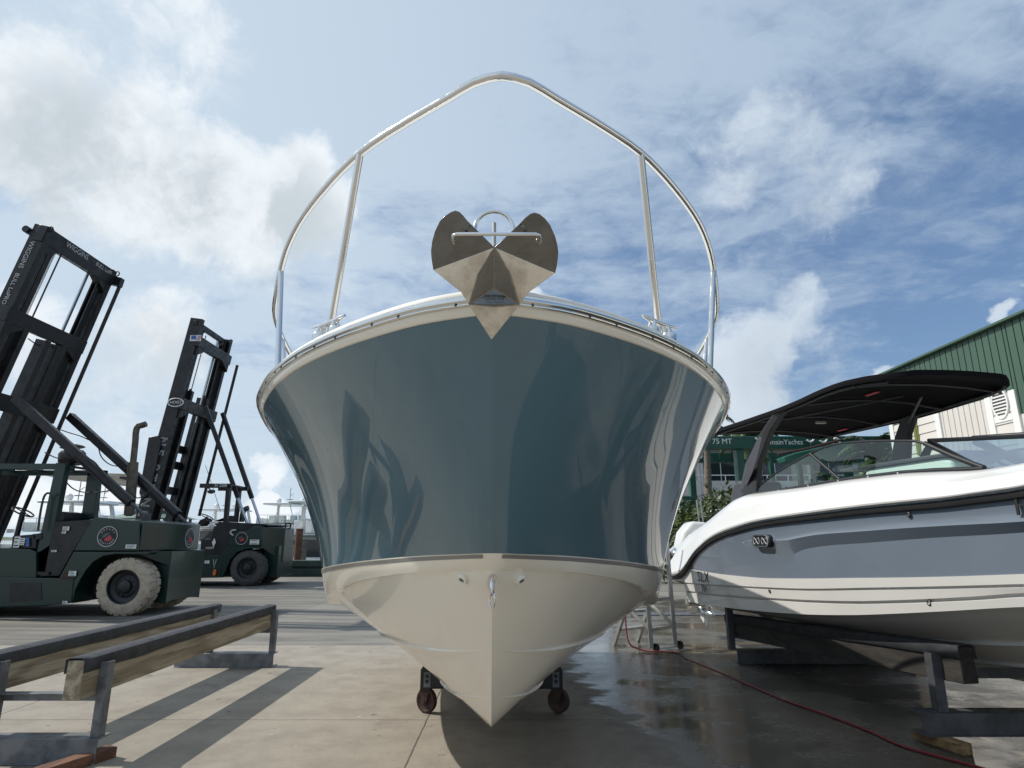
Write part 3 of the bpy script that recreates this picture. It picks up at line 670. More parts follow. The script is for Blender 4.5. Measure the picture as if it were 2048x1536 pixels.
T_gb = rowtab([(1330, 1155), (1378, 1138), (1440, 1148), (1510, 1155), (1600, 1157), (1700, 1156), (1800, 1155), (1900, 1153), (2046, 1148)], .03, [(6.2, 1.32), (7.8, 1.6)])
T_g1 = rowtab([(1345, 1163), (1400, 1167), (1450, 1170), (1600, 1177), (1750, 1175), (1900, 1172), (2046, 1168)], .045, [(6.2, 1.26), (7.8, 1.55)])
T_g2 = rowtab([(1352, 1179), (1400, 1184), (1450, 1189), (1600, 1199), (1700, 1202), (1800, 1200), (1950, 1193), (2046, 1186)], .07, [(6.2, 1.22), (7.8, 1.5)])
T_ch = rowtab([(1362, 1200), (1420, 1210), (1500, 1220), (1600, 1228), (1700, 1230), (1800, 1227), (1900, 1222), (2046, 1214)], .10, [(6.2, 1.18), (7.8, 1.45)])
T_top = rowtab([(1329, 1146), (1345, 1142), (1356, 1122), (1368, 1088), (1390, 1062), (1430, 1034), (1462, 1008), (1482, 994), (1500, 988), (1600, 975), (1700, 959), (1800, 947), (1870, 943), (1970, 938), (2046, 926)], .24, [(6.2, 2.16), (7.8, 2.18)])
def rz(tab, l): return sinterp(tab, l)
KE = [(-.0, .30), (2, .285), (3.6, .315), (5, .46), (6.2, .82), (7.2, 1.35), (7.8, 2.0)]
LS = [0 + 7.8 * (k / 95) for k in range(96)]
def row2(tabs, wo, s, ls=LS, dz=0, st=None): 
    return [B2(l, s * max(0, ws(l) - wo(l) if callable(wo) else ws(l) - wo), (rz(tabs, l) if not callable(tabs) else tabs(l)) + dz) for l in ls]
run = thing('runabout', 'grey and white bowrider with black canvas top standing on timber bunks', 'boat', B2(4, 0, 0))
def sides(rows, ls=LS):
    m = MB()
    for s in (1, -1): m.loft([row2(a, b, s, ls) for a, b in rows])
    return m
# grey topside with its moulded crease
st = lambda l: min(1, max(0, (l - 1.75) / .9)) ** 1.3
zc1 = rowtab([(1480, 1075), (1545, 1085), (1560, 1083), (1640, 1069), (1720, 1063), (1800, 1057), (1900, 1051), (2046, 1043)], 0, [(6.2, 1.72), (7.8, 1.85)])
zc2 = rowtab([(1480, 1100), (1545, 1125), (1560, 1120), (1600, 1099), (1650, 1091), (1720, 1086), (1850, 1076), (2046, 1064)], 0, [(6.2, 1.63), (7.8, 1.78)])
LG = [.02 + 7.78 * (k / 139) for k in range(140)]
def mid(a, b, f): return lambda l: rz(a, l) * (1 - f) + rz(b, l) * f
def cl(tab, hi, lo, f): 
    return lambda l: min(rz(hi, l) - .002, max(rz(lo, l) + .002, rz(tab, l) * st(l) + (rz(hi, l) * (1 - f) + rz(lo, l) * f) * (1 - st(l))))
g1, g2 = cl(zc1, T_rail, T_gb, .30), cl(zc2, T_rail, T_gb, .45)
m = sides([(lambda l: max(rz(T_rail, l) - .0, rz(T_gb, l)), .0), (lambda l: max(rz(T_gb, l), (rz(T_rail, l) * .6 + g1(l) * .4)), lambda l: .004 * st(l) + .005), (lambda l: g1(l) + .05 * st(l), lambda l: .012), (lambda l: g1(l), lambda l: .012 - .018 * st(l)), (lambda l: g1(l) * .6 + g2(l) * .4, lambda l: .014 + .0 * st(l)), (lambda l: g2(l), lambda l: .018 + .026 * st(l)), (lambda l: g2(l) * .5 + rz(T_gb, l) * .5, lambda l: .024 + .012 * st(l)), (lambda l: rz(T_gb, l), .03)], LG)
obj('grey_topside', m, M_GREY2, run, smooth=24)
# white stepped lower side and bottom
m = sides([(T_gb, .03), (T_gb, .024), (T_g1, .034)]); 
def stepv(t, o): return (lambda l: rz(t, l) - .012, o)
for rws in ([(T_g1, .034), (lambda l: rz(T_g1, l) - .004, .058), (lambda l: rz(T_g1, l) - .014, .058), (lambda l: rz(T_g1, l) - .02, .046), (T_g2, .058)], [(T_g2, .058), (lambda l: rz(T_g2, l) - .005, .086), (lambda l: rz(T_g2, l) - .018, .086), (lambda l: rz(T_g2, l) - .026, .070), (T_ch, .082)]):
    q = sides(rws); m.add(q.v, q.f)
for s in (1, -1):
    rr = []
    for f, dz in ((0, 0), (.06, .006), (.10, .0), (.12, -.0), (.36, .0), (.362, -.022), (.40, .0), (.66, 0), (.662, -.02), (.70, 0), (1, 0)):
        rr.append([B2(l, s * max(0, (ws(l) - .082) * (1 - f)), rz(T_ch, l) * (1 - f) + sinterp(KE, l) * f + dz * (1 if l < 6.5 else 0)) for l in LS])
    m.loft(rr)
e = [B2(0, ws(0) - o, rz(tb, 0)) for tb, o in ((T_gb, .024), (T_g1, .034), (T_g2, .058), (T_ch, .082))]; e2 = [B2(0, -(ws(0) - o), rz(tb, 0)) for tb, o in ((T_gb, .024), (T_g1, .034), (T_g2, .058), (T_ch, .082))]
pl = e + [B2(0, 0, .30)] + e2[::-1]; m.add(pl, [tuple(range(len(pl)))])
obj('white_hull', m, M_WHITE2, run, smooth=22)
# black rub rail with bright insert
LR = [-.55 + 8.35 * (k / 139) for k in range(140)]
def railrow(lst, ls=LR):
    m = MB()
    for s in (1, -1): m.loft([[B2(l, s * max(0, ws(l) + o), rz(T_rail, l) + dz) for l in ls] for o, dz in lst])
    return m
obj('rub_rail', railrow([(-.03, -.048), (.008, -.048), (.022, -.040), (.028, -.02), (.028, .012), (.016, .02), (-.03, .02)]), M_BLACK, run, smooth=30)
obj('rail_insert', railrow([(.027, -.006), (.036, -.003), (.037, .004), (.027, .008)]), M_RAILS, run, smooth=30)
# white upper moulding, deck and swim platform
def deckrow(f, bul): return lambda l: rz(T_rail, l) + .02 + (max(.004, rz(T_top, l) - rz(T_rail, l) - .02)) * f
m = MB()
for s in (1, -1):
    m.loft([[B2(l, s * max(0, ws(l) - o), deckrow(f, 0)(l)) for l in LR] for f, o in ((0, .002), (.06, -.002), (.12, .012), (.30, .035), (.55, .062), (.57, .075), (.80, .12), (.93, .175), (1, .24))])
m.loft([[B2(l, s * max(0, ws(l) - .24), rz(T_top, l)) for l in LR] for s in (1, .5, 0, -.5, -1)])
obj('deck_moulding', m, M_WHITE2, run, smooth=28)
m = MB(); m.b2((0, 0, 0), (0, 0, 0)) if 0 else None
zp = rz(T_rail, -.5)
m.prism([B2(-.56, 1.17, zp - .05), B2(.02, 1.22, zp - .05), B2(.02, -1.22, zp - .05), B2(-.56, -1.17, zp - .05)], (0, 0, .065)); obj('swim_platform', m, M_WHITE2, run, bevel=.012)
m = MB(); m.prism([B2(.0, ws(0) - .05, zp - .06), B2(.0, ws(0) - .07, .62), B2(.0, 0, .34), B2(0, -(ws(0) - .07), .62), B2(0, -(ws(0) - .05), zp - .06)], AX * .04); obj('transom', m, M_WHITE2, run)
# deck fittings
def spot(px, py, wo=.05): l, z = on2(px, py, wo); return B2(l, ws(l) - wo, z)
o = LT
def clt(px, py, wo):
    p = spot(px, py, wo) + LT * .012; m = MB(); u = V((0, 0, 1)); m.tube([p - AX * .085 + u * .02, p - AX * .03 + u * .028, p + AX * .03 + u * .028, p + AX * .085 + u * .02], [.006, .010, .010, .006], 10)
    for k in (-1, 1): m.cyl(p + AX * .035 * k - u * .02, p + AX * .03 * k + u * .026, .008, 8)
    m.tube([p - AX * .08 - u * .02, p + AX * .08 - u * .02], .008, 8); return obj('deck_cleat', m, M_STEEL, run, smooth=60)
clt(1553, 1021, .07)
for px, py, wo, r in ((1656, 1000, .09, .014), (1469, 1040, .08, .008), (1410, 1080, .02, .007)):
    p = spot(px, py, wo); m = MB(); m.lathe([(0, .02), (r, .016), (r * 1.4, .004), (r * 1.4, -.02)], p, LT, 16); obj('deck_button', m, M_STEEL, run)
p = spot(1435, 1056, .06); m = MB(); m.lathe([(0, .024), (.026, .022), (.038, .008), (.040, -.02)], p, LT, 20); m.tube([p + LT * .02 + V((0, 0, .0)), p + LT * .026 - AX * .05 - V((0, 0, .03))], .008, 8); obj('filler_cap', m, M_STEEL, run)
l, z = on2(1527, 1082, 0); p = B2(l, ws(l) + .012, z)
m = MB(); rr = []
for k in range(32):
    a = 2 * math.pi * k / 32; ca, sa = math.cos(a), math.sin(a); rr.append(p + AX * (.10 * math.copysign(1, ca) + .07 * ca) + V((0, 0, .062 * sa)))
m.prism([q - LT * .03 for q in rr], LT * .05); vent = obj('side_vent', m, M_DARKPL, run, bevel=.006)
m = MB(); m.tube([p + LT * .022 + (q - p) * .86 for q in rr], .004, 6, closed=True); obj('vent_ring', m, M_CHROME, vent)
for k in (-1, 1):
    m = MB(); m.tube([p + LT * .022 + AX * (.075 * k + .055 * math.sin(a)) + V((0, 0, .03 * math.sin(2 * a))) for a in [2 * math.pi * j / 20 for j in range(20)]], .004, 5, closed=True); obj('vent_mark', m, M_GREYP, vent)
for px, py, wo in ((1817, 1029, .0), (1540, 1182, .05), (1859, 1206, .076)):
    p = spot(px, py, wo); m = MB(); m.lathe([(0, .003), (.009, .003), (.014, .010), (.019, .006), (.020, -.02)], p, LT, 18); obj('through_hull_fitting', m, M_GALVD, run)
def zs(px, py, wo): l, z = on2(px, py, wo); return l, z
l0, z0 = zs(1407, 1155, .026); m = MB(); m.text('SLX', .175, B2(l0, ws(l0) - .018, z0), AX, V((0, 0, 1)) - AX * .25, ext=.001, outline=0, space=1.12, bold=0); obj('side_lettering', m, M_DARKPL, run)
l0, z0 = zs(1410, 1176, .04); m = MB()
for k, h in ((0, .085), (1, .085), (2, .055)): 
    b = B2(l0, ws(l0) - .026, z0) + AX * (.045 * k - .04); m.prism([b + AX * -.022 + V((0, 0, h / 2)), b + AX * -.004 + V((0, 0, h / 2)), b + AX * .022 - V((0, 0, h / 2)), b + AX * .004 - V((0, 0, h / 2))], LT * .004)
obj('slash_emblem', m, M_DARKPL, run)
l0, z0 = on2(2052, 1012, 0.); m = MB(); m.text('H', .17, B2(l0, ws(l0) + .016, z0), AX, V((0, 0, 1)) - AX * .2, ext=.004); obj('bow_emblem', m, M_BLACK, run)
# windshield
WO = .24
def wsh(px, py, cw): l, z = on2(px, py, cw=cw); return B2(l, cw, z)
base = [wsh(px, py, 1.02) for px, py in ((1502, 988), (1560, 981), (1620, 971), (1680, 961), (1740, 953), (1800, 946), (1870, 941), (1968, 938))]
top = [wsh(px, py, .98) for px, py in ((1502, 986), (1545, 951), (1600, 918), (1650, 894), (1700, 885), (1760, 882), (1830, 882))] + [wsh(1850, 887, .97), wsh(1905, 912, .985), wsh(1968, 936, 1.01)]
def mirror2(p):
    d = p - C0; l = d.dot(AX); w = d.dot(LT); return C0 + AX * l - LT * w + V((0, 0, d.z))
tp = crspline(top[:7], 24) + [top[7], top[8], top[9]]
for s in (1, -1):
    F = (lambda p: p) if s == 1 else mirror2
    m = MB(); poly = [F(p) for p in tp[:-1]] + [F(base[-1] + V((0, 0, .01)))] + [F(p) for p in base[::-1]]
    m.add(poly, [tuple(range(len(poly)))]); obj('windshield_glass', m, M_GLASS, run)
    m = MB(); m.tube([F(p) for p in tp[:25]], [.011] * 25, 8); m.tube([F(p) for p in (tp[24], tp[25], tp[26])], .020, 8); m.tube([F(p) + V((0, 0, .0)) for p in base], .019, 8)
    q0 = base[3] + V((0, 0, .01)); q1 = tp[11]; m.tube([F(q0), F(q1)], .014, 8)
    fr_ = obj('windshield_frame', m, M_DARKPL, run, smooth=50)
    for p in base[:6]:
        m = MB(); m.sphere(F(p) + LT * .02 * s, .008, 8); obj('frame_rivet', m, M_STEEL, fr_)
# front screen panels, the centre one swung open
zt = top[7]; lf = (base[-1] - C0).dot(AX)
lb = (top[7] - C0).dot(AX)
def fp(w, u): # point on the raked front screen: u=0 base, 1 top
    bow = .42 * (1 - (w / 1.0) ** 2); return B2(lf + bow - u * (lf - lb) , w, 1.83 + u * .27)
for s in (1, -1):
    m = MB(); poly = [fp(s * 1.0, .0), fp(s * .38, 0), fp(s * .38, 1), fp(s * .96, 1)]; m.add(poly, [(0, 1, 2, 3)]); obj('front_glass', m, M_GLASS, run)
    m = MB(); m.tube(poly, .018, 8, closed=True); obj('front_frame', m, M_DARKPL, run)
hx = wsh(1945, 874, .42); 
m = MB(); pn = [wsh(1945, 876, .42), wsh(2060, 868, .30), wsh(2095, 945, .30)]
m.tube([pn[0], pn[1]], .018, 8); m.tube([pn[0], pn[2]], .020, 8); m.tube([pn[0] + V((0, 0, -.035)), pn[2] + V((0, 0, -.04))], .014, 8); m.tube([pn[1], pn[2]], .018, 8); ow = obj('open_centre_screen', m, M_DARKPL, run, smooth=60)
m = MB(); m.add(pn, [(0, 1, 2)]); obj('open_screen_glass', m, M_GLASS, ow)
m = MB(); m.tube([wsh(1958, 933, .8), wsh(2012, 909, .1)], .026, 8); obj('walkthrough_post', m, M_VINYL, run)
# seats, bolster
m = MB(); m.prism([B2(l_, .55, z_) for l_, z_ in ((2.8, 1.8), (2.8, 2.0), (2.88, 2.025), (3.72, 2.025), (3.8, 2.0), (3.8, 1.8))], LT * -.22); obj('seat_back', m, M_TEAL, run, bevel=.03)
m = MB(); m.prism([B2(l_, .58, z_) for l_, z_ in ((2.5, 2.03), (2.5, 2.06), (3.95, 2.055), (3.95, 2.03))], LT * -.5); obj('dash_top', m, M_VINYL, run, bevel=.01)
cw = .98
bl = [wsh(px, py, cw) for px, py in ((1455, 1030), (1460, 990), (1466, 968), (1475, 960), (1484, 963), (1487, 975), (1484, 1000), (1472, 1030))]
m = MB(); m.prism(bl, LT * -.5); obj('seat_bolster', m, M_VINYL, run, bevel=.05, seg=4)
# tower legs and canvas top
for s in (1, -1):
    F = (lambda p: p) if s == 1 else mirror2
    A = [wsh(px, py, 1.04) for px, py in ((1472, 1016), (1512, 1000))]; B_ = [wsh(px, py, .96) for px, py in ((1490, 930), (1516, 926))]; Cq = [wsh(px, py, .88) for px, py in ((1520, 868), (1541, 860))]; Dq = [B2(1.85, .82, 2.74), B2(2.06, .82, 2.75)]
    m = MB(); rows = []
    for a, b in (A, B_, Cq, Dq): rows.append([F(a), F(a * .5 + b * .5 + LT * .05), F(b), F(b - LT * .06), F(a - LT * .06)])
    m.loft(rows, caps=True, wrap=True); lg = obj('tower_leg', m, M_DARKPL, run, smooth=50, bevel=.01)
    m = MB(); a = A[0] * .62 + A[1] * .38; pp = [wsh(px, py, 1.03) for px, py in ((1484, 985), (1491, 955), (1500, 925), (1512, 890), (1520, 874), (1527, 876), (1518, 915), (1508, 945), (1497, 970))]
    m.prism([F(q_ + LT * .012) for q_ in pp], LT * .008 * s); obj('leg_pad', m, M_VINYL, lg, bevel=.004)
Tz = [(.2, 2.79), (.5, 2.79), (1.2, 2.78), (1.9, 2.775), (2.3, 2.785), (2.7, 2.81), (3.05, 2.82), (3.45, 2.79)]
ls = [.2 + 3.25 * k / 24 for k in range(25)]
def cz(l, w):
    crown = .11 * (1 - (w / .88) ** 2); return sinterp(Tz, l) + crown * (.5 + .5 * math.sin(min(1, max(0, (l - .2) / 3.1)) * math.pi))
def hw(l): return .88 * (1 - max(0, (l - 2.75) / .70) ** 2.4 * .42) * (1 - max(0, (.45 - l) / .25) ** 2 * .15)
ww = [-1, -.96, -.85, -.6, -.3, 0, .3, .6, .85, .96, 1]
upm = [[B2(l, q * hw(l), cz(l, q * hw(l)) - (.05 if abs(q) == 1 else .008 if abs(q) > .9 else 0)) for q in ww] for l in ls]
lo = [[p + V((0, 0, -.05 if abs(q) < 1 else -.012)) for p, q in zip(r, ww)] for r in upm]
m = MB(); m.loft(upm); m.loft(lo); m.loft([[a[0] for a in upm], [a[0] for a in lo]]); m.loft([[a[-1] for a in upm], [a[-1] for a in lo]]); m.loft([upm[0], lo[0]]); m.loft([upm[-1], lo[-1]])
top_o = obj('canvas_top', m, M_CANVAS, run, smooth=50)
m = MB()
for s in (-1, 1): m.tube([B2(l, s * .80 * hw(l) / .88, cz(l, .7) - .085) for l in ls[1:-1]], .018, 8)
for l in (.6, 1.5, 2.4, 3.1): m.tube([B2(l, w_, cz(l, w_) - .085) for w_ in (-.78, -.4, 0, .4, .78)], .014, 8)
m.tube([B2(1.95, .75, 2.66), B2(2.9, .1, 2.73)], .011, 8); m.tube([B2(1.95, -.75, 2.66), B2(2.9, -.1, 2.73)], .011, 8)
obj('canopy_frame', m, M_DARKPL, run, smooth=60)
for (px, py, l_, w_) in ((1718, 782, 2.55, .15), (1680, 866, .9, -.70)):
    p = B2(l_, w_, cz(l_, w_) - .062); m = MB(); m.prism([p + AX * a + LT * b for a, b in ((-.1, -.03), (.1, -.02), (.1, .03), (-.06, .03))], (0, 0, -.006)); obj('red_tag', m, M_RED, top_o)
p = B2(1.2, -.2, cz(1.2, -.2) - .09); m = MB(); m.box(p, (.12, .05, .03)); obj('dome_light', m, M_ALU, top_o, bevel=.004)
# outboard engine
mo = B2(-.62, .62, 0); m = MB()
cwl = [wsh(px, py, .62) for px, py in ((1362, 1128), (1358, 1092), (1364, 1066), (1384, 1042), (1420, 1046), (1432, 1064), (1424, 1110), (1412, 1135))]
lc = -.75; 
def eng(px, py, w_, l_=-.70): 
    d = ray(px, py); return V((0, 0, CAMH)) + d * (((C0 + AX * l_).dot(AX)) / d.dot(AX)) if 0 else PY(px, py, (C0 + AX * l_ + LT * w_).y)
cwl = [eng(px, py, .62) for px, py in ((1366, 1126), (1360, 1092), (1366, 1064), (1384, 1042), (1418, 1045), (1432, 1066), (1426, 1110), (1414, 1130))]
m.prism([p + V((0, -.0, 0)) for p in cwl], (0, .42, 0)); cow = obj('outboard_cowling', m, M_WHITE2, run, bevel=.06, seg=4)
m = MB(); m.tube([eng(1352, 1100, .62) + V((-.02, .2, -.05)), eng(1358, 1096, .62) + V((0, .2, -.02))], .06, 12); m.sphere(eng(1352, 1103, .62) + V((0, .02, -.03)), .055, 14); obj('steering_ram', m, M_CHROME, run)
m = MB(); m.bar(eng(1396, 1128, .62) + V((0, .2, 0)), eng(1400, 1215, .62) + V((0, .2, 0)), .16, .28); obj('drive_leg', m, M_ALU, run, bevel=.03)
g0 = eng(1418, 1228, .62) + V((.0, .12, 0)); gx = V((.62, -.78, 0)).normalized()
gx = AX; 
m = MB(); rows = [(-.20, .035), (-.17, .055), (-.08, .070), (.06, .072), (.16, .050), (.22, .02), (.235, .002)]
m.lathe([(0, -.20)] + [(r, l_) for l_, r in rows], g0, gx, 24)
m.prism([g0 + gx * a + V((0, 0, z_)) for a, z_ in ((-.10, .05), (.14, .05), (.13, .20), (-.06, .20))], LT * .03); m.prism([g0 + gx * a + V((0, 0, z_)) for a, z_ in ((-.05, -.05), (.09, -.05), (.03, -.20), (-.03, -.19))], LT * .018)
m.prism([g0 + gx * -.22 + LT * .09 + V((0, 0, .175)), g0 + gx * .16 + LT * .07 + V((0, 0, .175)), g0 + gx * .16 - LT * .07 + V((0, 0, .175)), g0 + gx * -.22 - LT * .09 + V((0, 0, .175))], (0, 0, .012))
gc = obj('gearcase', m, M_CHROME, run, smooth=40)
pc = g0 - gx * .20
for k in range(3):
    a0 = 2.2 + k * 2.094; m = MB(); rows = []; up = V((0, 0, 1)); 
    for j in range(7):
        r = .03 + .15 * j / 6; wd = .075 * math.sin(math.pi * (.16 + .80 * j / 6)) + .008; cx_ = []
        for q in (-1, -.5, 0, .5, 1):
            a = a0 + q * wd / max(r, .05) * .75 + .10 * j / 6; cx_.append(pc + (LT * math.cos(a) + up * math.sin(a)) * r + gx * (q * wd * .75 - .02))
        rows.append(cx_)
    m.loft(rows); obj('propeller_blade', m, M_STEEL, gc, smooth=60, solid=.004)
m = MB(); m.lathe([(0, -.09), (.02, -.08), (.034, -.03), (.04, .05), (0, .05)], pc, gx, 18); obj('propeller_hub', m, M_STEEL, gc)

# ------------------------------------------------------------------ boat stands (steel feet, angle legs, timber bunks)
def ibeam(m, x0, x1, y, h=.145, d=.15):
    t_ = .012
    m.b2((x0, y - d / 2, 0), (x1, y + d / 2, t_)); m.b2((x0, y - d / 2, h - t_), (x1, y + d / 2, h)); m.b2((x0, y - .006, t_), (x1, y + .006, h - t_))
def cbeam(m, x0, x1, y, h=.145, d=.15, z0=0):
    t_ = .01
    m.b2((x0, y - d / 2, z0), (x1, y - d / 2 + t_, z0 + h)); m.b2((x0, y - d / 2 + t_, z0 + h - t_), (x1, y + d / 2, z0 + h)); m.b2((x0, y - d / 2 - .012, z0 - .0), (x1, y + d / 2, z0 + .0085))
def bunk(root, p0, p1, h, wd, carpet, wood=M_WOOD, dh=0):
    p0 = V(p0); p1 = V(p1)
    m = MB(); m.bar(p0 - V((0, 0, h / 2)), p1 - V((0, 0, h / 2)), wd, h); b = obj('bunk_beam', m, wood, root, bevel=.006)
    d = (p1 - p0).normalized(); sd = d.cross(V((0, 0, 1))).normalized(); up = sd.cross(d); m = MB(); N = 40; rows = []
    for k in range(N + 1):
        p = p0.lerp(p1, k / N) ; e = d * (.006 if k == N else -.006 if k == 0 else 0); j = lambda a: mnoise.noise(p * 3.1 + V((a, 0, 0))) * .007
        rows.append([p + e + sd * (wd / 2 + .006) - up * (.075 + j(1) * 2), p + e + sd * (wd / 2 + .008) + up * .004, p + e + sd * (wd / 2 - .015) + up * (.013 + j(3) * .4), p + e + up * (.014 + j(4) * .4), p + e - sd * (wd / 2 - .015) + up * .013, p + e - sd * (wd / 2 + .008) + up * .004, p + e - sd * (wd / 2 + .006) - up * (.075 + j(2) * 2)])
    m.loft(rows); obj('bunk_carpet', m, M_CARPET, root, smooth=50, solid=.006)
    return b
stand = thing('boat_stand', 'empty boat stand of two carpeted timber bunks on grey steel feet', 'boat stand', (-3.1, 6, 0))
bunk(stand, (-2.79, 4.28, .635), (-2.785, 7.56, .635), .235, .11, 0)
bunk(stand, (-3.50, 4.1, .635), (-3.46, 7.66, .635), .235, .11, 0)
for yy in (4.475, 7.50):
    m = MB(); cbeam(m, -3.75, -2.655, yy); obj('steel_foot', m, M_GALV, stand, bevel=.003)
    for xx in (-2.70, -3.405):
        m = MB(); m.b2((xx - .028, yy - .04, .145), (xx + .028, yy - .031, .60)); m.b2((xx + .019, yy - .031, .145), (xx + .028, yy + .03, .60)); obj('leg', m, M_GALV, stand, bevel=.002)
    m = MB(); m.b2((-3.6, yy + .035, .345), (-2.70, yy + .045, .402)); m.b2((-3.6, yy - .02, .394), (-2.70, yy + .035, .402)); obj('cross_angle', m, M_GALV, stand, bevel=.002)
m = MB(); m.bar((-2.86, 4.05, .032), (-2.645, 4.56, .032), .10, .064); o = obj('timber_offcut', m, M_PLANK, loc=(-2.57, 4.43, 0), bevel=.004)
tag(o, 'red brown timber offcut lying under the near foot of the left boat stand', 'timber')

stand2 = thing('boat_stand', 'dark boat stand under the grey runabout, black carpet on heavy timber', 'boat stand', (3.4, 6.2, 0))
pa, pb = V((2.60, 7.85, .50)), V((3.135, 4.60, .665)); dd = (pb - pa)
bunk(stand2, pa, pb, .235, .12, 0, M_WOODD); of2 = V((1.40, .22, 0)); bunk(stand2, pa + of2, pb + of2, .235, .12, 0, M_WOODD)
for yy, x0, z0 in ((4.80, 2.84, .07), (7.70, 2.58, 0)):
    m = MB(); cbeam(m, x0, x0 + 2.0, yy, z0=z0); obj('steel_foot', m, M_GALVD, stand2, bevel=.003)
    f = (7.85 - yy) / 3.25; xb = pa.x + (pb.x - pa.x) * f
    for k, (xx) in enumerate((xb - .085, xb + 1.40 - .085)):
        m = MB(); m.b2((xx - .035, yy - .05, z0 + .145), (xx + .035, yy - .041, .60)); m.b2((xx - .035, yy - .041, z0 + .145), (xx - .026, yy + .03, .60)); obj('leg', m, M_GALVD, stand2, bevel=.002)
    m = MB(); m.b2((xb - .05, yy + .035, .36 + f * .06), (xb + 1.4, yy + .045, .43 + f * .06)); obj('cross_angle', m, M_GALVD, stand2, bevel=.002)
p0 = PZ(1905, 1503, 0); m = MB(); m.bar((2.91, 4.93, .035), (3.02, 4.57, .035), .085, .07); o = obj('timber_block', m, M_BLOCK, loc=(2.9, 4.8, 0), bevel=.004)
tag(o, 'pale new timber block wedged under the near foot of the right boat stand', 'timber')

# ------------------------------------------------------------------ rolling work stand, hose, drain
ws_ = thing('work_stand', 'aluminium rolling step stand between the two boats', 'work stand', (1.8, 8.7, 0))
fl_, frr = V((1.76, 8.40, 0)), V((2.12, 8.62, 0)); rl, rr_ = V((1.36, 8.87, 0)), V((1.73, 9.15, 0)); H_ = V((0, 0, 1.35))
tl, trr = V((1.68, 8.5, 1.05)), V((2.04, 8.74, 1.05))
for p, q in ((fl_, fl_ + V((-.035, 0, 1.0))), (frr, frr + V((-.04, 0, 1.42)))):
    m = MB(); m.bar(p + V((0, 0, .05)), q, .05, .05); obj('upright', m, M_ALU, ws_, bevel=.004)
    m = MB(); m.lathe([(0, -.018), (.05, -.016), (.05, .016), (0, .018)], p + V((.06, 0, .05)), (1, .5, 0), 18); obj('caster_wheel', m, M_BLACK, ws_)
for p, q in ((rl, tl), (rr_, trr)): 
    m = MB(); m.bar(p, q, .05, .045); obj('ladder_leg', m, M_ALU, ws_, bevel=.004)
for k in range(4):
    f = .2 + .22 * k; a = rl.lerp(tl, f); b = rr_.lerp(trr, f); m = MB(); m.bar(a, b, .10, .03); obj('tread', m, M_ALU, ws_, bevel=.003)
for a, b in ((fl_ + V((0, 0, .26)), frr + V((0, 0, .28))), (fl_ + V((0, 0, .26)), rl.lerp(tl, .48)), (frr + V((0, 0, .28)), rr_.lerp(trr, .5)), (fl_ + V((-.02, 0, .62)), frr + V((-.02, 0, .62)))):
    m = MB(); m.bar(a, b, .035, .04); obj('brace', m, M_ALU, ws_, bevel=.003)
m = MB(); m.prism([tl + V((0, -.02, 0)), trr + V((0, -.02, 0)), trr + V((.03, -.16, 0)), tl + V((.03, -.16, 0))], (0, 0, .03)); obj('platform', m, M_ALU, ws_)
hp = [V((1.50, 8.75, .95)), V((1.52, 8.72, .62)), V((1.50, 8.62, .25)), V((1.53, 8.52, .06)), PZ(1283, 1299, .014), PZ(1312, 1303, .014), PZ(1340, 1304, .014), PZ(1362, 1309, .014), PZ(1376, 1318, .014), PZ(1420, 1337, .014), PZ(1500, 1371, .014), PZ(1570, 1400, .014), PZ(1650, 1429, .014), PZ(1740, 1464, .014), PZ(1800, 1492, .014), PZ(1860, 1509, .014), PZ(1960, 1536, .014), PZ(2060, 1570, .014)]
hc = crspline(hp, 150); hc = [p + V((mnoise.noise(p * 1.6) * .02, mnoise.noise(p * 1.6 + V((5, 0, 0))) * .02, 0)) for p in hc]
m = MB(); m.tube(hc, .0098, 10); o = obj('water_hose', m, M_HOSE, loc=hc[70], smooth=60); tag(o, 'thin red water hose trailing across the wet concrete', 'hose')
m = MB(); dr = thing('trench_drain', 'grated trench drain set in the concrete behind the work stand', 'drain', (3.2, 12.3, 0))
m.b2((2.2, 12.12, .003), (4.6, 12.16, .012)); m.b2((2.2, 12.62, .003), (4.6, 12.66, .012)); m.b2((2.2, 12.16, .003), (4.6, 12.62, .005)); obj('drain_frame', m, M_GALVD, dr)
m = MB()
for k in range(40): m.b2((2.22 + k * .06, 12.17, .006), (2.25 + k * .06, 12.61, .013))
gr = obj('grate', m, M_GALV, dr)
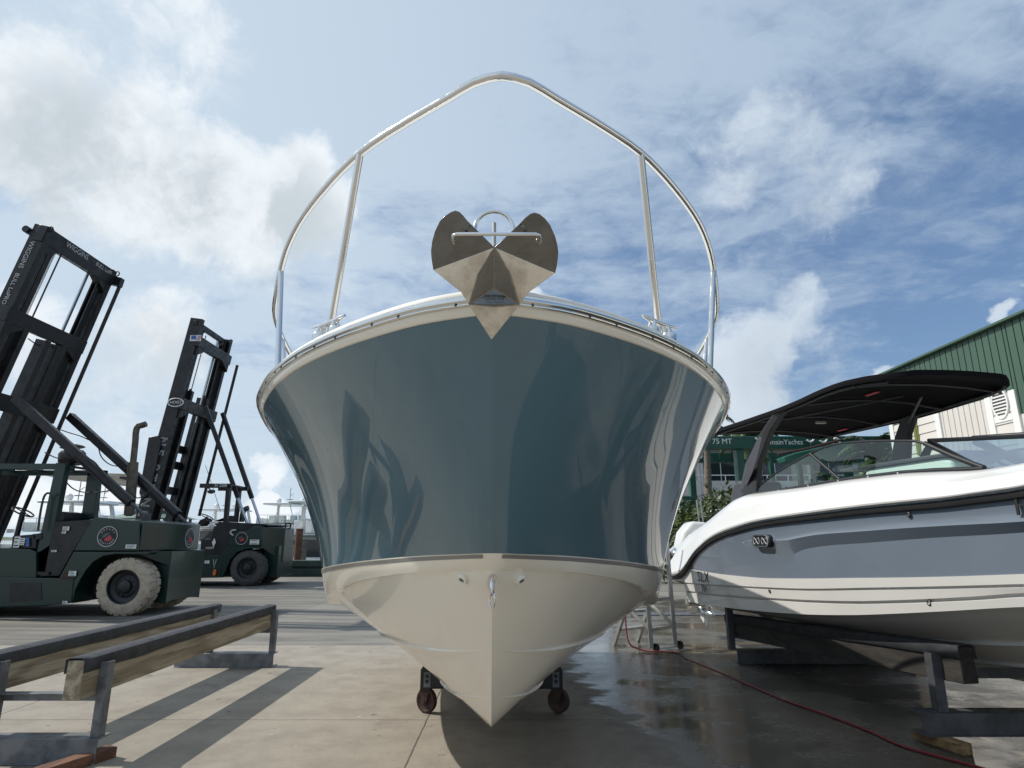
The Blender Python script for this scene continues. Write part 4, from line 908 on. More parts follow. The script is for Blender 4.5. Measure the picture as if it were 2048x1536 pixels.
# ------------------------------------------------------------------ marina forklifts
def wheel(parent, c, r, wd, tyre, lugs=22, face=-1):
    c = V(c); m = MB(); ax = (0, 1, 0)
    m.lathe([(r * .58, -wd / 2), (r * .66, -wd / 2 - .012), (r * .80, -wd / 2 - .006), (r * .93, -wd / 2 + .01), (r * .965, -wd / 2 + .04), (r * .97, 0), (r * .965, wd / 2 - .04), (r * .93, wd / 2 - .01), (r * .66, wd / 2), (r * .58, wd / 2)], c, ax, 56)
    for k in range(lugs):
        for s in (-1, 1):
            a = 2 * math.pi * (k + (.5 if s > 0 else 0)) / lugs; d = V((math.cos(a), 0, math.sin(a))); tg = V((-d.z, 0, d.x)); hw_ = math.pi * r / lugs * .74
            def q(rr, yy, tt): return c + d * rr + V((0, yy, 0)) + tg * tt
            o = wd / 2 * s
            m.add([q(r * .86, o * 1.0, -hw_ * .92), q(r * .86, o * 1.0, hw_ * .92), q(r, o * .80, hw_), q(r, o * .80, -hw_), q(r, o * .06, hw_), q(r, o * .06, -hw_), q(r * .9, o * .06, hw_), q(r * .9, o * .06, -hw_), q(r * .86, o * .8, hw_), q(r * .86, o * .8, -hw_)],
                  [(0, 1, 2, 3), (3, 2, 4, 5), (5, 4, 6, 7), (1, 8, 2), (8, 6, 4, 2), (0, 3, 9), (9, 3, 5, 7)])
    t_ = obj('tyre', m, tyre, parent, smooth=28)
    m = MB(); f = face * wd / 2
    m.lathe([(r * .60, f), (r * .585, f + face * .012), (r * .56, f + face * .008), (r * .545, f - face * .07), (r * .40, f - face * .10), (r * .34, f - face * .085), (r * .24, f - face * .08), (r * .22, f - face * .03), (r * .17, f - face * .015), (0, f - face * .012)], c, ax, 40)
    rim = obj('wheel_rim', m, M_HUB, parent, smooth=30)
    m = MB()
    for k in range(10):
        a = 2 * math.pi * k / 10; p = c + V((math.cos(a) * r * .30, f - face * .085, math.sin(a) * r * .30)); m.cyl(p, p + V((0, face * .022, 0)), .016, 6)
    obj('wheel_nut_ring', m, M_HUB, rim)
def roundel(parent, c, r, nrm, up=(0, 0, 1), letters=True):
    c = V(c); n = V(nrm).normalized(); u = V(up); u = (u - n * u.dot(n)).normalized(); x = u.cross(n)
    def cir(rr, o, k=36): return [c + n * o + (x * math.cos(2 * math.pi * i / k) + u * math.sin(2 * math.pi * i / k)) * rr for i in range(k)]
    m = MB(); m.prism(cir(r, -.002), n * .004); lg = obj('round_logo', m, M_GREENF if 0 else M_MAST, parent)
    m = MB(); m.loft([cir(r * .93, .0035), cir(r, .0045), cir(r, .002)], wrap=True); obj('logo_ring', m, M_GREYP, lg)
    m = MB(); m.prism([c + n * .0025 + x * r * a + u * r * b for a, b in ((-.22, -.42), (.12, -.46), (.40, -.36), (.50, -.14), (.36, -.02), (.30, .10), (.12, .14), (.02, -.04), (-.14, -.12), (-.26, -.26))], n * .002); obj('logo_figure', m, M_RED, lg)
    m = MB(); m.prism([c + n * .0025 + x * r * a + u * r * b for a, b in ((-.5, -.12), (-.2, -.05), (.0, .18), (.25, .32), (.0, .36), (-.3, .25), (-.48, .08))], n * .0015); obj('logo_water', m, mat('dull_teal_print', (.07, .12, .13), .6), lg)
    if letters:
        m = MB()
        for word, a0, a1, fl in (('NAPLES', 148, 32, 1), ('BOATYARD', 208, 332, -1)):
            for i, ch in enumerate(word):
                a = math.radians(a0 + (a1 - a0) * i / (len(word) - 1)); rad = x * math.cos(a) + u * math.sin(a); p = c + rad * r * .73 + n * .003
                m.text(ch, r * .26, p, (rad * fl).cross(n), rad * fl, ext=.0006)
        obj('logo_letters', m, M_GREYP, lg)
    return lg
def sticker(parent, c, w_, h_, nrm=(0, -1, 0), mt=M_LABEL, name='sticker'):
    c = V(c); n = V(nrm).normalized(); u = V((0, 0, 1)); x = u.cross(n) * -1; m = MB()
    m.prism([c + x * a * w_ / 2 + u * b * h_ / 2 for a, b in ((-1, -1), (1, -1), (1, 1), (-1, 1))], n * .004); s_ = obj(name, m, mt, parent); return s_
def lines_on(parent, c, w_, h_, rows_, mt=M_MAST):
    m = MB(); c = V(c)
    for k in range(rows_):
        z = h_ * (.32 - .64 * k / max(1, rows_ - 1)); L_ = w_ * random.uniform(.45, .8); m.box(c + V((-w_ * .4 + L_ / 2, -.0055, z)), (L_, .002, h_ * .10))
    obj('sticker_print', m, mt, parent)
def P2(poly, y): return [PY(px, py, y) for px, py in poly]
def mast(root, top, bot, y0, y1, cw, bars, rods=True):
    """inclined duplex mast: outer and inner channels, cylinders, chains and cross members; top/bot = (x, z)"""
    T = V((top[0], 0, top[1])); B = V((bot[0], 0, bot[1])); d = (T - B).normalized(); nx = V((d.z, 0, -d.x))
    L_ = (T - B).length
    def at(f, y, o=0): return B + d * (L_ * f) + V((0, y, 0)) + nx * o
    R = Matrix((nx, V((0, 1, 0)), d)).transposed()
    for y, s in ((y0, 1), (y1, -1)):
        yy = y + s * .09
        m = MB()
        # C-channel: web outside, two flanges facing inwards
        m.box(at(.5, yy - s * .075), (cw, .03, L_), R); m.box(at(.5, yy, cw / 2 - .02), (.04, .12, L_), R); m.box(at(.5, yy, -cw / 2 + .02), (.04, .12, L_), R)
        o_ = obj('outer_channel', m, M_MAST, root, bevel=.004)
        m = MB(); f1 = .985; yi = y + s * (.40 if s > 0 else .27)
        m.box(at(.5, yi - s * .05), (cw * .5, .025, L_ * .97), R); m.box(at(.5, yi, cw * .25 - .02), (.035, .10, L_ * .97), R); m.box(at(.5, yi, -cw * .25 + .02), (.035, .10, L_ * .97), R)
        obj('inner_channel', m, M_MAST, root, bevel=.003)
        m = MB(); m.cyl(at(.02, y + s * .60, -.03), at(.60, y + s * .60, -.03), .055, 14); cy_ = obj('lift_cylinder', m, M_MAST, root)
        m = MB(); m.cyl(at(.60, y + s * .60, -.03), at(.97, y + s * .60, -.03), .036, 14); obj('cylinder_rod', m, M_CHROME, cy_)
        m = MB(); ym = y + s * .52
        m.box(at(.36, ym, -.02), (cw * 1.15, .035, L_ * .70), R); m.box(at(.36, ym + s * .06, cw * .5 - .02), (.05, .13, L_ * .70), R); obj('middle_channel', m, M_MAST, root, bevel=.003)
        m = MB(); m.cyl(at(.05, y + s * .66, .05), at(.72, y + s * .66, .05), .045, 10); obj('centre_cylinder', m, M_MAST, root)
        for o2 in (-.10, -.04, .33):
            m = MB(); m.bar(at(.05, y + s * (.36 + o2), .06), at(.955, y + s * (.36 + o2), .06), .03, .018); obj('lift_chain', m, M_GALVD, root)
        m = MB(); m.lathe([(0, -.03), (.085, -.03), (.07, -.012), (.07, .012), (.085, .03), (0, .03)], at(.965, y + s * .46, .03), (0, 1, 0), 22); obj('chain_sheave', m, M_GALVD, root)
    for f, h_, dp, o2 in bars:
        m = MB(); ya, yb = y0 - .03, y1 + .03; c = at(f, (ya + yb) / 2, o2)
        prof_ = [(-h_ / 2, .0), (-h_ / 2 + .0, 1.), (h_ / 2, 1.), (h_ / 2, 0)]
        m.box(c, (dp, yb - ya, h_), R); 
        for y, s in ((y0, 1), (y1, -1)): m.prism([at(f, y + s * .05, o2 + dp / 2) + d * (-h_ / 2), at(f, y + s * .55, o2 + dp / 2) + d * (-h_ / 2), at(f, y + s * .05, o2 + dp / 2) + d * (-h_ / 2 - .28)], nx * -dp)
        obj('mast_crossbar', m, M_MAST, root, bevel=.01)
    return at, d, nx
# ----- near forklift
YF, YB = 12.0, 14.2
fk = thing('forklift', 'nearer dark green marina forklift with tan tyres and tall black mast', 'forklift', (-8.5, 13.1, 0))
EY = V((0, YB - YF, 0))
# counterweight with cut-back rear corners
def xz(px, py): p = PY(px, py, YF); return p.x, p.z
def cweight(root, name, plan, zlo, zhi, bev=.02):
    # plan: (x, y, dz_top, dz_bottom)
    m = MB(); n = len(plan); lo = [V((x, y, zlo + b_)) for x, y, a_, b_ in plan]; hi = [V((x, y, zhi + a_)) for x, y, a_, b_ in plan]
    m.add(lo + hi, [tuple(range(n))[::-1], tuple(range(n, 2 * n))] + [(i, (i + 1) % n, n + (i + 1) % n, n + i) for i in range(n)]); return obj(name, m, M_GREENF, root, bevel=bev)
xa = xz(285, 1043)[0]; xr = PY(363, 1047, 12.71).x; zb = xz(285, 1102)[1]; zt0 = xz(285, 1043)[1]; xm = xa
dzr = PY(363, 1047.5, 12.71).z - zt0
x9 = xa - .55
cweight(fk, 'counterweight', [(xa, YF, 0, 0), (xr, YF + .71, dzr, 0), (xr, YB - .71, dzr, 0), (xa, YB, 0, 0)][:2] + [(xr, YB - .71, dzr, 0), (xa, YB, 0, 0)], zb, zt0)
zlow = PY(356, 1205, 12.71).z
xk = PY(338, 1150, YF + .44).x
cweight(fk, 'lower_counterweight', [(xk, YF + .44, 0, 0), (xr - .012, YF + .71, 0, .03), (xr - .012, YB - .71, 0, .03), (xk, YB - .44, 0, 0), (xk - .5, YB - .44, 0, .05), (xk - .5, YF + .44, 0, .05)], zlow, zb - .012, .012)
m = MB(); g3 = [V((xa - .02, YF + .0, zb - .012)), V((xa + .13, YF + .37, zb - .012)), V((xk, YF + .44, PY(338, 1134, YF + .44).z))]; g3 = [V((xa - .02, YF + .02, zb - .012)), V((xk - .0, YF + .445, zb - .012)), V((xk, YF + .445, zb - .30)), V((xa - .02, YF + .02, zb - .05))]
m.prism(g3, V((-.15, .10, 0))); obj('rear_gusset', m, M_GREENF, fk, bevel=.008)
m = MB(); m.prism(P2([(188, 1034), (280, 1042), (280, 1102.5), (146, 1102), (150, 1096)], YF + .03), EY - V((0, .06, 0))); obj('engine_hood', m, M_GREENF, fk, bevel=.02)
m = MB(); m.prism(P2([(147, 1103.5), (300, 1104.5), (296, 1109), (232, 1108), (206, 1112), (186, 1124), (172, 1140), (160, 1160), (150, 1180), (146, 1204), (143, 1207), (146, 1158), (118, 1156)], YF + .0), V((0, .5, 0))); obj('rear_fender', m, M_GREENF, fk, bevel=.01)
m = MB(); m.prism(P2([(-330, 1150), (118, 1156.5), (146, 1157.5), (143, 1206), (86, 1212), (-330, 1226)], YF - .02), EY + V((0, .04, 0))); sill = obj('side_sill', m, M_GREENF, fk, bevel=.015)
m = MB(); m.prism(P2([(20, 1166), (82, 1166), (84, 1200), (18, 1204)], YF - .028), (0, .012, 0)); obj('step_recess', m, M_MAST, sill)
m = MB(); m.prism(P2([(-330, 1085), (58, 1098), (72, 1104), (72, 1156), (-330, 1150)], YF + .06), EY - V((0, .12, 0))); obj('cab_floor', m, M_GREENF, fk, bevel=.01)
m = MB(); m.prism(P2([(104, 1044), (176, 1040), (188, 1038), (150, 1096), (118, 1152), (70, 1154), (74, 1106), (98, 1090)], YF + .12), EY - V((0, .24, 0))); obj('engine_bay', m, M_MAST, fk, bevel=.01)
m = MB(); m.prism(P2([(210, 1110), (286, 1106), (286, 1190), (150, 1190), (180, 1130)], YF + .50), (0, 1.2, 0)); obj('wheel_arch_liner', m, M_BLACK, fk)
R0 = .515; wc = PY(237, 1233, YF); 
wheel(fk, (wc.x, YF + .19, R0), R0, .36, M_TAN); wheel(fk, (wc.x, YB - .70, R0), R0, .36, M_TAN, face=1)
for s_, yy in ((-1, YF + .1), (1, YB - .1)): wheel(fk, (-11.9, yy, .66), .66, .5, M_TAN, face=s_)
m = MB(); m.cyl((wc.x, YF + .3, R0), (wc.x, YB - .3, R0), .12, 14); obj('rear_axle', m, M_MAST, fk)
m = MB(); m.b2((-12.8, YF + .3, .35), (-10.3, YB - .3, 1.0)); obj('front_frame', m, M_MAST, fk, bevel=.02)
# cab guard
for poly, yy in ((((64, 1146), (90, 1147), (131, 930), (112, 925)), YF + .12), (((160, 1050), (186, 1050), (197, 945), (175, 945)), 13.35)):
    m = MB(); m.prism(P2(poly, yy), (0, .15, 0)); obj('guard_post', m, M_GREENF, fk, bevel=.008)
m = MB(); m.prism(P2([(58, 1143), (97, 1144), (97, 1150), (56, 1149)], YF + .08), (0, .2, 0)); obj('post_foot', m, M_MAST, fk)
m = MB(); q0 = PY(128, 927, YF + .12); q1_ = PY(200, 940, 13.35); zt9 = q0.z; x9 = q0.x
for yy in (YF + .12, 13.35): m.b2((x9 - 2.6, yy, zt9 - .11), (x9 + .02, yy + .11, zt9))
for k in range(4): m.b2((x9 - .08 - k * .62, YF + .23, zt9 - .05), (x9 - .03 - k * .62, 13.35, zt9 - .005))
obj('overhead_guard', m, M_GREENF, fk, bevel=.006)
hr = [PY(px, py, YF - .02) for px, py in ((76, 1062), (80, 1030), (86, 1000), (90, 990), (95, 986), (101, 988), (103, 996), (102, 1004))]
m = MB(); m.tube(crspline(hr, 26), .020, 8); obj('grab_rail', m, M_GREENF, fk)
swc = PY(46, 1024, 12.9); m = MB(); q1 = V((.85, 0, -.45)).normalized(); q2 = V((0, 1, 0))
m.tube([swc + (q1 * math.cos(a) + q2 * math.sin(a)) * .20 for a in [2 * math.pi * k / 24 for k in range(24)]], .016, 8, closed=True); m.tube([swc + q1 * .19, swc - q1 * .19], .012, 6); m.tube([swc, PY(30, 1085, 12.9)], .05, 8); obj('steering_wheel', m, M_DARKPL, fk)
m = MB(); m.prism(P2([(106, 1044), (106, 1028), (112, 1022), (128, 1024), (132, 1034), (128, 1044)], 12.8), (0, .6, 0)); obj('seat', m, M_BLACK, fk, bevel=.04, seg=3)
m = MB(); m.prism(P2([(62, 1068), (84, 1066), (84, 1078), (68, 1082)], 12.1), (0, .5, 0)); m.prism(P2([(24, 1072), (72, 1068), (72, 1098), (22, 1096)], 12.1), (0, .3, 0)); obj('control_console', m, M_MAST, fk, bevel=.02)
bx = PY(145, 909, 12.9); m = MB(); m.lathe([(0, .26), (.10, .255), (.19, .225), (.225, .20), (.05, .19), (.05, .14), (.20, .12), (.24, .07), (.24, -.10), (.20, -.16), (.06, -.18), (.06, -.30), (0, -.30)], bx - V((0, 0, .05)), (-.12, 0, 1), 26); obj('air_cleaner', m, M_MAST, fk, smooth=40)
ex = [PY(px, py, 13.6) for px, py in ((258, 1032), (263, 970), (266, 930), (271, 880), (272, 864), (276, 853), (283, 851), (292, 848))]
m = MB(); m.tube(crspline(ex, 40), .065, 14); pe = obj('exhaust_stack', m, M_SOOT, fk, smooth=60)
m = MB(); m.tube([PY(258.5, 1030, 13.6), PY(266.5, 925, 13.6)], .105, 16); obj('heat_shield', m, M_SOOT, pe, smooth=60)
# mast with braces
at, dv, nx = mast(fk, (-10.0, 7.86), (-11.80, .55), 12.0, 14.32, .34, ((.975, .36, .20, .06), (.73, .32, .18, .08), (.50, .36, .20, .10)))
for ye, wx in ((13.62, .40), (13.30, .34)):
    m = MB(); Rm = Matrix((nx, V((0, 1, 0)), dv)).transposed(); m.box(at(.36, ye, 0), (wx, .04, 5.2), Rm); m.box(at(.36, ye - .06, wx / 2 - .02), (.05, .12, 5.2), Rm); obj('carriage_channel', m, M_MAST, fk, bevel=.003)
m = MB(); m.cyl(at(.955, 14.42, .30), at(.20, 14.42, .30), .045, 10); obj('hose_guide', m, M_MAST, fk)
m = MB(); m.prism([at(.985, 14.33, o_) for o_ in (.0, .33)] + [at(.955, 14.33, o_) for o_ in (.35, .0)], (0, .14, 0)); obj('mast_ear', m, M_MAST, fk, bevel=.01)
for y in (12.05, 14.35):
    m = MB(); c = at(.995, y, .16); m.tube([c + (dv * math.cos(a) + nx * math.sin(a)) * .06 for a in [2 * math.pi * k / 16 for k in range(16)]], .014, 6, closed=True); obj('lifting_eye', m, M_MAST, fk)
m = MB(); m.cyl(at(.975, 11.93, -.25), at(.975, 12.1, -.25), .075, 12); m.bar(at(.972, 12.0, -.25), at(.965, 12.0, 0), .05, .06); obj('work_light', m, M_MAST, fk)
for (pa_, pb_, ya, yb) in (((30, 796), (262, 1006), 12.35, 12.6), ((140, 832), (356, 1030), 14.1, 13.7)):
    a, b = PY(*pa_, ya), PY(*pb_, yb); m = MB(); m.bar(a, b, .15, .17); m.cyl(a.lerp(b, .55), b, .098, 14); st_ = obj('tilt_cylinder', m, M_MAST, fk, bevel=.01)
    e = b + (b - a).normalized() * .42; m = MB(); m.cyl(b, e, .035, 12); m.box(e, (.12, .12, .14)); obj('cylinder_rod', m, M_GALVD, st_)
def cable(root, pts, r=.012, nm='hydraulic_hose'):
    m = MB(); m.tube(crspline(pts, 30), r, 6); obj(nm, m, M_BLACK, root)
cable(fk, [PY(128, 960, 12.4), PY(146, 977, 12.4), PY(165, 984, 12.4), PY(200, 984, 12.4), PY(226, 980, 12.5)])
cable(fk, [PY(196, 892, 13.9), PY(203, 914, 13.9), PY(220, 929, 13.9), PY(238, 933, 13.9)])
cable(fk, [PY(122, 860, 14.1), PY(140, 866, 14.1), PY(160, 872, 14.1), PY(178, 880, 14.0)])
cable(fk, [PY(90, 905, 12.5), PY(108, 914, 12.5), PY(122, 918, 12.5)]); cable(fk, [PY(175, 915, 12.4), PY(190, 925, 12.4), PY(206, 946, 12.4), PY(216, 958, 12.4)])
cable(fk, [PY(56, 677, 13.0), PY(72, 688, 13.2), PY(88, 694, 13.4), PY(104, 692, 13.6)])
cable(fk, [PY(262, 985, 13.2), PY(275, 996, 13.2), PY(290, 988, 13.4), PY(300, 982, 13.5)])
def lett(parent, words, mt=M_GREYP):
    for w_, sz, o_, xd, yd in words: m = MB(); m.text(w_, sz, o_, xd, yd, ext=.002); obj('mast_lettering', m, mt, parent)
fx = .06 + .10 + .004
lett(fk, (('WIGGINS', .15, at(.905, 11.992, -.03), dv * -1, nx), ('BULL LoPRO', .13, at(.80, 11.992, -.03), dv * -1, nx), ('WIGGINS', .17, at(.985, 12.95, fx), (0, 1, 0), dv), ('BULL LoPRO', .13, at(.985, 13.95, fx), (0, 1, 0), dv)))
roundel(fk, PY(215, 1073, YF + .022), .19, (0, -1, 0))
e0 = V((xr, YF + .71, 0)); en = V((1, 0, 0)); rp = PY(382, 1076, 13.1)
roundel(fk, V((xr + .004, 13.1, rp.z)), .19, en)
for px, py, w_, h_, yy in ((132, 1057, .125, .075, YF + .1), (128, 1065, .08, .045, YF + .1), (108, 1102, .10, .035, YF + .1), (145, 1147, .14, .09, YF - .03), (130, 1205, .09, .055, YF - .03), (262, 1093, .20, .075, YF + .022), (21, 1062, .15, .07, 12.08), (34, 1084, .11, .20, 12.07), (45, 1083, .08, .13, 12.07)):
    c = PY(px, py, yy); s_ = sticker(fk, c, w_, h_); lines_on(s_, c, w_, h_, 3)
for k in range(3): c = PY(55, 1078 + 6 * k, 12.07); sticker(fk, c, .07, .05, mt=M_BLUEP)
m = MB(); m.prism(P2([(132, 1142), (152, 1146), (148, 1158), (120, 1158)], YF - .025), (0, .012, 0)); obj('fuel_recess', m, M_RUST, fk)
# ----- far forklift
YF2, YB2 = 19.25, 21.5; EY2 = V((0, YB2 - YF2, 0))
fk2 = thing('forklift', 'farther dark green forklift with grey tyres and an orange tag, long tan forks', 'forklift', (-8.9, 20.4, 0))
def xz2(px, py): p = PY(px, py, YF2); return p.x, p.z
xa2 = xz2(523, 1053)[0]; xr2 = PY(571, 1056, 19.96).x; zb2 = xz2(523, 1093)[1]; zt2_ = xz2(523, 1053)[1]; dz2 = PY(571, 1056, 19.96).z - zt2_
m = MB(); m.prism(P2([(467, 1062), (493, 1062.5), (507, 1052), (523, 1053), (523, 1093), (455, 1092)], YF2), EY2); obj('engine_hood', m, M_GREENF, fk2, bevel=.02)
zlb = PY(571, 1124, 19.96).z - zb2
cweight(fk2, 'counterweight', [(xa2 + .002, YF2, 0, 0), (xr2, YF2 + .71, dz2, zlb), (xr2, YB2 - .71, dz2, zlb), (xa2 + .002, YB2, 0, 0)], zb2, zt2_)
xk2 = PY(556, 1120, YF2 + .45).x; zl2 = PY(566, 1154, 19.96).z
cweight(fk2, 'lower_counterweight', [(xk2, YF2 + .45, 0, 0), (xr2 - .03, YF2 + .75, 0, .02), (xr2 - .03, YB2 - .75, 0, .02), (xk2, YB2 - .45, 0, 0), (xk2 - .45, YB2 - .45, 0, .05), (xk2 - .45, YF2 + .45, 0, .05)], zl2, zb2 + .02, .012)
m = MB(); m.prism(P2([(455, 1092.5), (523, 1093.5), (523, 1098), (496, 1097), (474, 1104), (460, 1120), (452, 1140), (444, 1155), (436, 1154), (443, 1110)], YF2), (0, .5, 0)); obj('rear_fender', m, M_GREENF, fk2, bevel=.01)
m = MB(); m.prism(P2([(200, 1109), (445, 1110), (440, 1155), (398, 1156), (200, 1158)], YF2 - .02), EY2 + V((0, .04, 0))); obj('side_sill', m, M_GREENF, fk2, bevel=.012)
m = MB(); m.prism(P2([(430, 1046), (434, 1043), (533, 1048), (535, 1051), (510, 1053), (494, 1064), (466, 1064), (455, 1095), (445, 1110), (400, 1111), (402, 1078), (420, 1078)], YF2 + .1), EY2 - V((0, .2, 0))); obj('engine_bay', m, M_MAST, fk2, bevel=.01)
m = MB(); m.prism(P2([(470, 1100), (524, 1098), (524, 1150), (455, 1150)], YF2 + .5), (0, 1.2, 0)); obj('wheel_arch_liner', m, M_BLACK, fk2)
w2 = PY(490, 1172, YF2); wheel(fk2, (w2.x, YF2 + .19, R0), R0, .36, M_TYRE); wheel(fk2, (w2.x, YB2 - .60, R0), R0, .36, M_TYRE, face=1)
for s_, yy in ((-1, YF2 + .1), (1, YB2 - .1)): wheel(fk2, (-11.5, yy, .66), .66, .5, M_TYRE, face=s_)
m = MB(); m.b2((-12.2, YF2 + .3, .35), (-9.6, YB2 - .3, 1.0)); obj('front_frame', m, M_MAST, fk2, bevel=.02)
for poly, yy in ((((446, 1044), (453, 1044), (460, 972), (452, 970)), YF2 + .12), (((466, 1044), (473, 1044), (481, 972), (475, 972)), 20.6)):
    m = MB(); m.prism(P2(poly, yy), (0, .15, 0)); obj('guard_post', m, M_MAST, fk2, bevel=.006)
m = MB(); q0 = PY(461, 967, YF2 + .12)
for yy in (YF2 + .12, 20.6): m.b2((q0.x - .95, yy, q0.z - .13), (q0.x + .02, yy + .1, q0.z))
for k in range(3): m.b2((q0.x - .08 - k * .4, YF2 + .2, q0.z - .06), (q0.x - .03 - k * .4, 20.6, q0.z - .01))
obj('overhead_guard', m, M_MAST, fk2, bevel=.006)
m = MB(); m.tube([PY(415, 974, YF2 + .1), PY(421, 980, YF2 + .1)], .02, 6); m.prism(P2([(415, 981), (424, 979), (425, 983), (418, 987), (414, 985)], YF2), (0, .2, 0)); obj('work_light', m, M_MAST, fk2)
m = MB(); m.tube([PY(411, 931, 19.5), PY(441, 1022, 19.5)], .008, 5); obj('whip_aerial', m, M_DARKPL, fk2)
m = MB(); m.text('H 250E', .13, PY(442, 971, YF2 + .094), (1, 0, 0), (0, 0, 1)); m.text('HOIST', .09, PY(420, 1096, YF2 - .03), (1, 0, 0), (0, 0, 1)); obj('cab_lettering', m, M_LABEL, fk2)
swc = PY(415, 1034, 20.2); m = MB(); m.tube([swc + (q1 * math.cos(a) + q2 * math.sin(a)) * .2 for a in [2 * math.pi * k / 24 for k in range(24)]], .016, 8, closed=True); m.tube([swc, PY(404, 1050, 20.2)], .05, 8); obj('steering_wheel', m, M_DARKPL, fk2)
m = MB(); m.prism(P2([(392, 1052), (400, 1040), (410, 1036), (413, 1042), (402, 1052)], 20.0), (0, .4, 0)); m.prism(P2([(428, 1042), (450, 1043), (452, 1034), (461, 1031), (458, 1043)], 20.0), (0, .6, 0)); obj('seat', m, M_BLACK, fk2, bevel=.03)
m = MB(); e2 = [PY(px, py, 20.8) for px, py in ((483, 1044), (485, 1030), (487.5, 1021), (491, 1018), (497, 1016))]; m.tube(crspline(e2, 20), .085, 12); obj('exhaust_stack', m, M_GALVD, fk2, smooth=60)
at2, dv2, nx2 = mast(fk2, (-10.22, 8.30), (-11.30, .45), 19.0, 21.25, .40, ((.905, .34, .20, .20), (.645, .36, .2, .20), (.98, .16, .14, .0)))
m = MB(); m.cyl(at2(.89, 21.3, .55), at2(.22, 21.3, .55), .05, 10); obj('hose_guide', m, M_MAST, fk2)
for (pa_, pb_, ya, yb) in (((410, 812), (476, 996), 19.6, 19.9), ((445, 826), (504, 997), 21.0, 20.9)):
    a, b = PY(*pa_, ya), PY(*pb_, yb); m = MB(); m.bar(a, b, .13, .13); st_ = obj('tilt_cylinder', m, M_MAST, fk2, bevel=.02)
    e = b + (b - a).normalized() * 1.0; m = MB(); m.cyl(b, e, .045, 12); obj('cylinder_rod', m, M_CHROME, st_)
# carriage and long padded forks
for yy in (18.92, 21.15):
    m = MB(); m.prism(P2([(297, 874), (318, 871), (322, 884), (300, 985), (283, 1000), (278, 985)], yy), (0, .16, 0)); obj('carriage_side', m, M_MAST, fk2, bevel=.015)
for px, py in ((306, 885), (300, 920), (292, 975)):
    p = PY(px, py, 18.95); m = MB(); m.b2((p.x - .08, 18.95, p.z - .12), (p.x + .08, 21.3, p.z + .12)); obj('carriage_bar', m, M_MAST, fk2, bevel=.015)
for yy in (19.3, 20.9):
    m = MB(); a = [PY(px, py, yy) for px, py in ((300, 949), (88, 942), (88, 951), (140, 960), (298, 977))]; m.prism(a, (0, .34, 0)); obj('fork', m, mat('worn_tan_fork_pad', (.52, .46, .37), .8, col2=(.30, .27, .23), vscale=2.5, stretch=(.4, 2, 5)), fk2, bevel=.01)
    m = MB(); a = [PY(px, py, yy) for px, py in ((318, 985), (318, 958), (296, 956), (240, 953), (240, 957), (296, 970))]; m.prism([q + V((0, -.02, 0)) for q in a], (0, .38, 0)); obj('fork_heel', m, M_MAST, fk2)
b0 = at2(.40, 19.0 - .012, .0)
for ch, f in (('N', .475), ('E', .432), ('P', .375), ('T', .335), ('U', .295), ('N', .240), ('E', .198)):
    m = MB(); m.text(ch, .36, at2(f + .012, 19.0 - .02, -.01), dv2 * -1, nx2, outline=.009); obj('mast_lettering', m, M_GREYP, fk2)
c = at2(.645, 19.0 - .035, .08); m = MB(); m.tube([c + V((.24 * math.cos(a), 0, .13 * math.sin(a))) for a in [2 * math.pi * k / 28 for k in range(28)]], .018, 6, closed=True); m.text('HOIST', .13, c, (1, 0, 0), (0, 0, 1)); obj('maker_plate', m, M_LABEL, fk2)
c = at2(.915, 19.0 - .04, .16); s_ = sticker(fk2, c, .36, .20, name='flag_sticker')
m = MB(); m.box(c + V((-.06, -.006, .02)), (.16, .003, .13)); obj('flag_field', m, M_BLUEP, s_)
m = MB()
for k in range(3): m.bar(c + V((.03 + .045 * k, -.006, -.08)), c + V((.10 + .04 * k, -.006, .08)), .003, .018)
obj('flag_stripe', m, M_RED, s_)
roundel(fk2, PY(483, 1077, YF2 - .008), .18, (0, -1, 0), letters=False)
for px, py, w_, h_ in ((509, 1084, .28, .14), (414, 1124, .14, .09), (428, 1045, .26, .045), (425, 1051, .22, .05), (400, 1131, .06, .05)):
    c = PY(px, py, YF2 - .03 if py > 1060 else YF2 + .08); s_ = sticker(fk2, c, w_, h_); lines_on(s_, c, w_, h_, 2)
m = MB(); c = PY(428, 1085, YF2 + .06); m.prism([c + V((a, 0, b)) for a, b in ((0, -.13), (.06, 0), (0, .13), (-.06, 0))], (0, -.01, 0)); obj('warning_diamond', m, M_LABEL, fk2)
m = MB(); m.tube([PY(427, 1119, YF2 - .06), PY(428, 1136, YF2 - .06), PY(433, 1119, YF2 - .06)], .012, 6); obj('tag_cord', m, M_GREYP, fk2)
m = MB(); m.prism(P2([(424, 1147), (428, 1138), (432, 1140), (431, 1150), (427, 1152)], YF2 - .08), (0, .05, 0)); obj('orange_tag', m, M_ORANGE, fk2, bevel=.01)
m = MB(); cc = [PY(px, py, YF2 - .02) for px, py in ((472, 1060), (464, 1061), (461, 1065), (464, 1069), (467, 1070))]; m.tube(crspline(cc, 16), .025, 6); obj('coiled_hose', m, M_GREYP, fk2)
m = MB(); c = PY(576, 1052, 20.2); m.tube([c + V((.09 * math.cos(a), 0, .09 * math.sin(a))) for a in [2 * math.pi * k / 16 for k in range(16)]], .025, 6, closed=True); obj('lifting_eye', m, M_MAST, fk2)
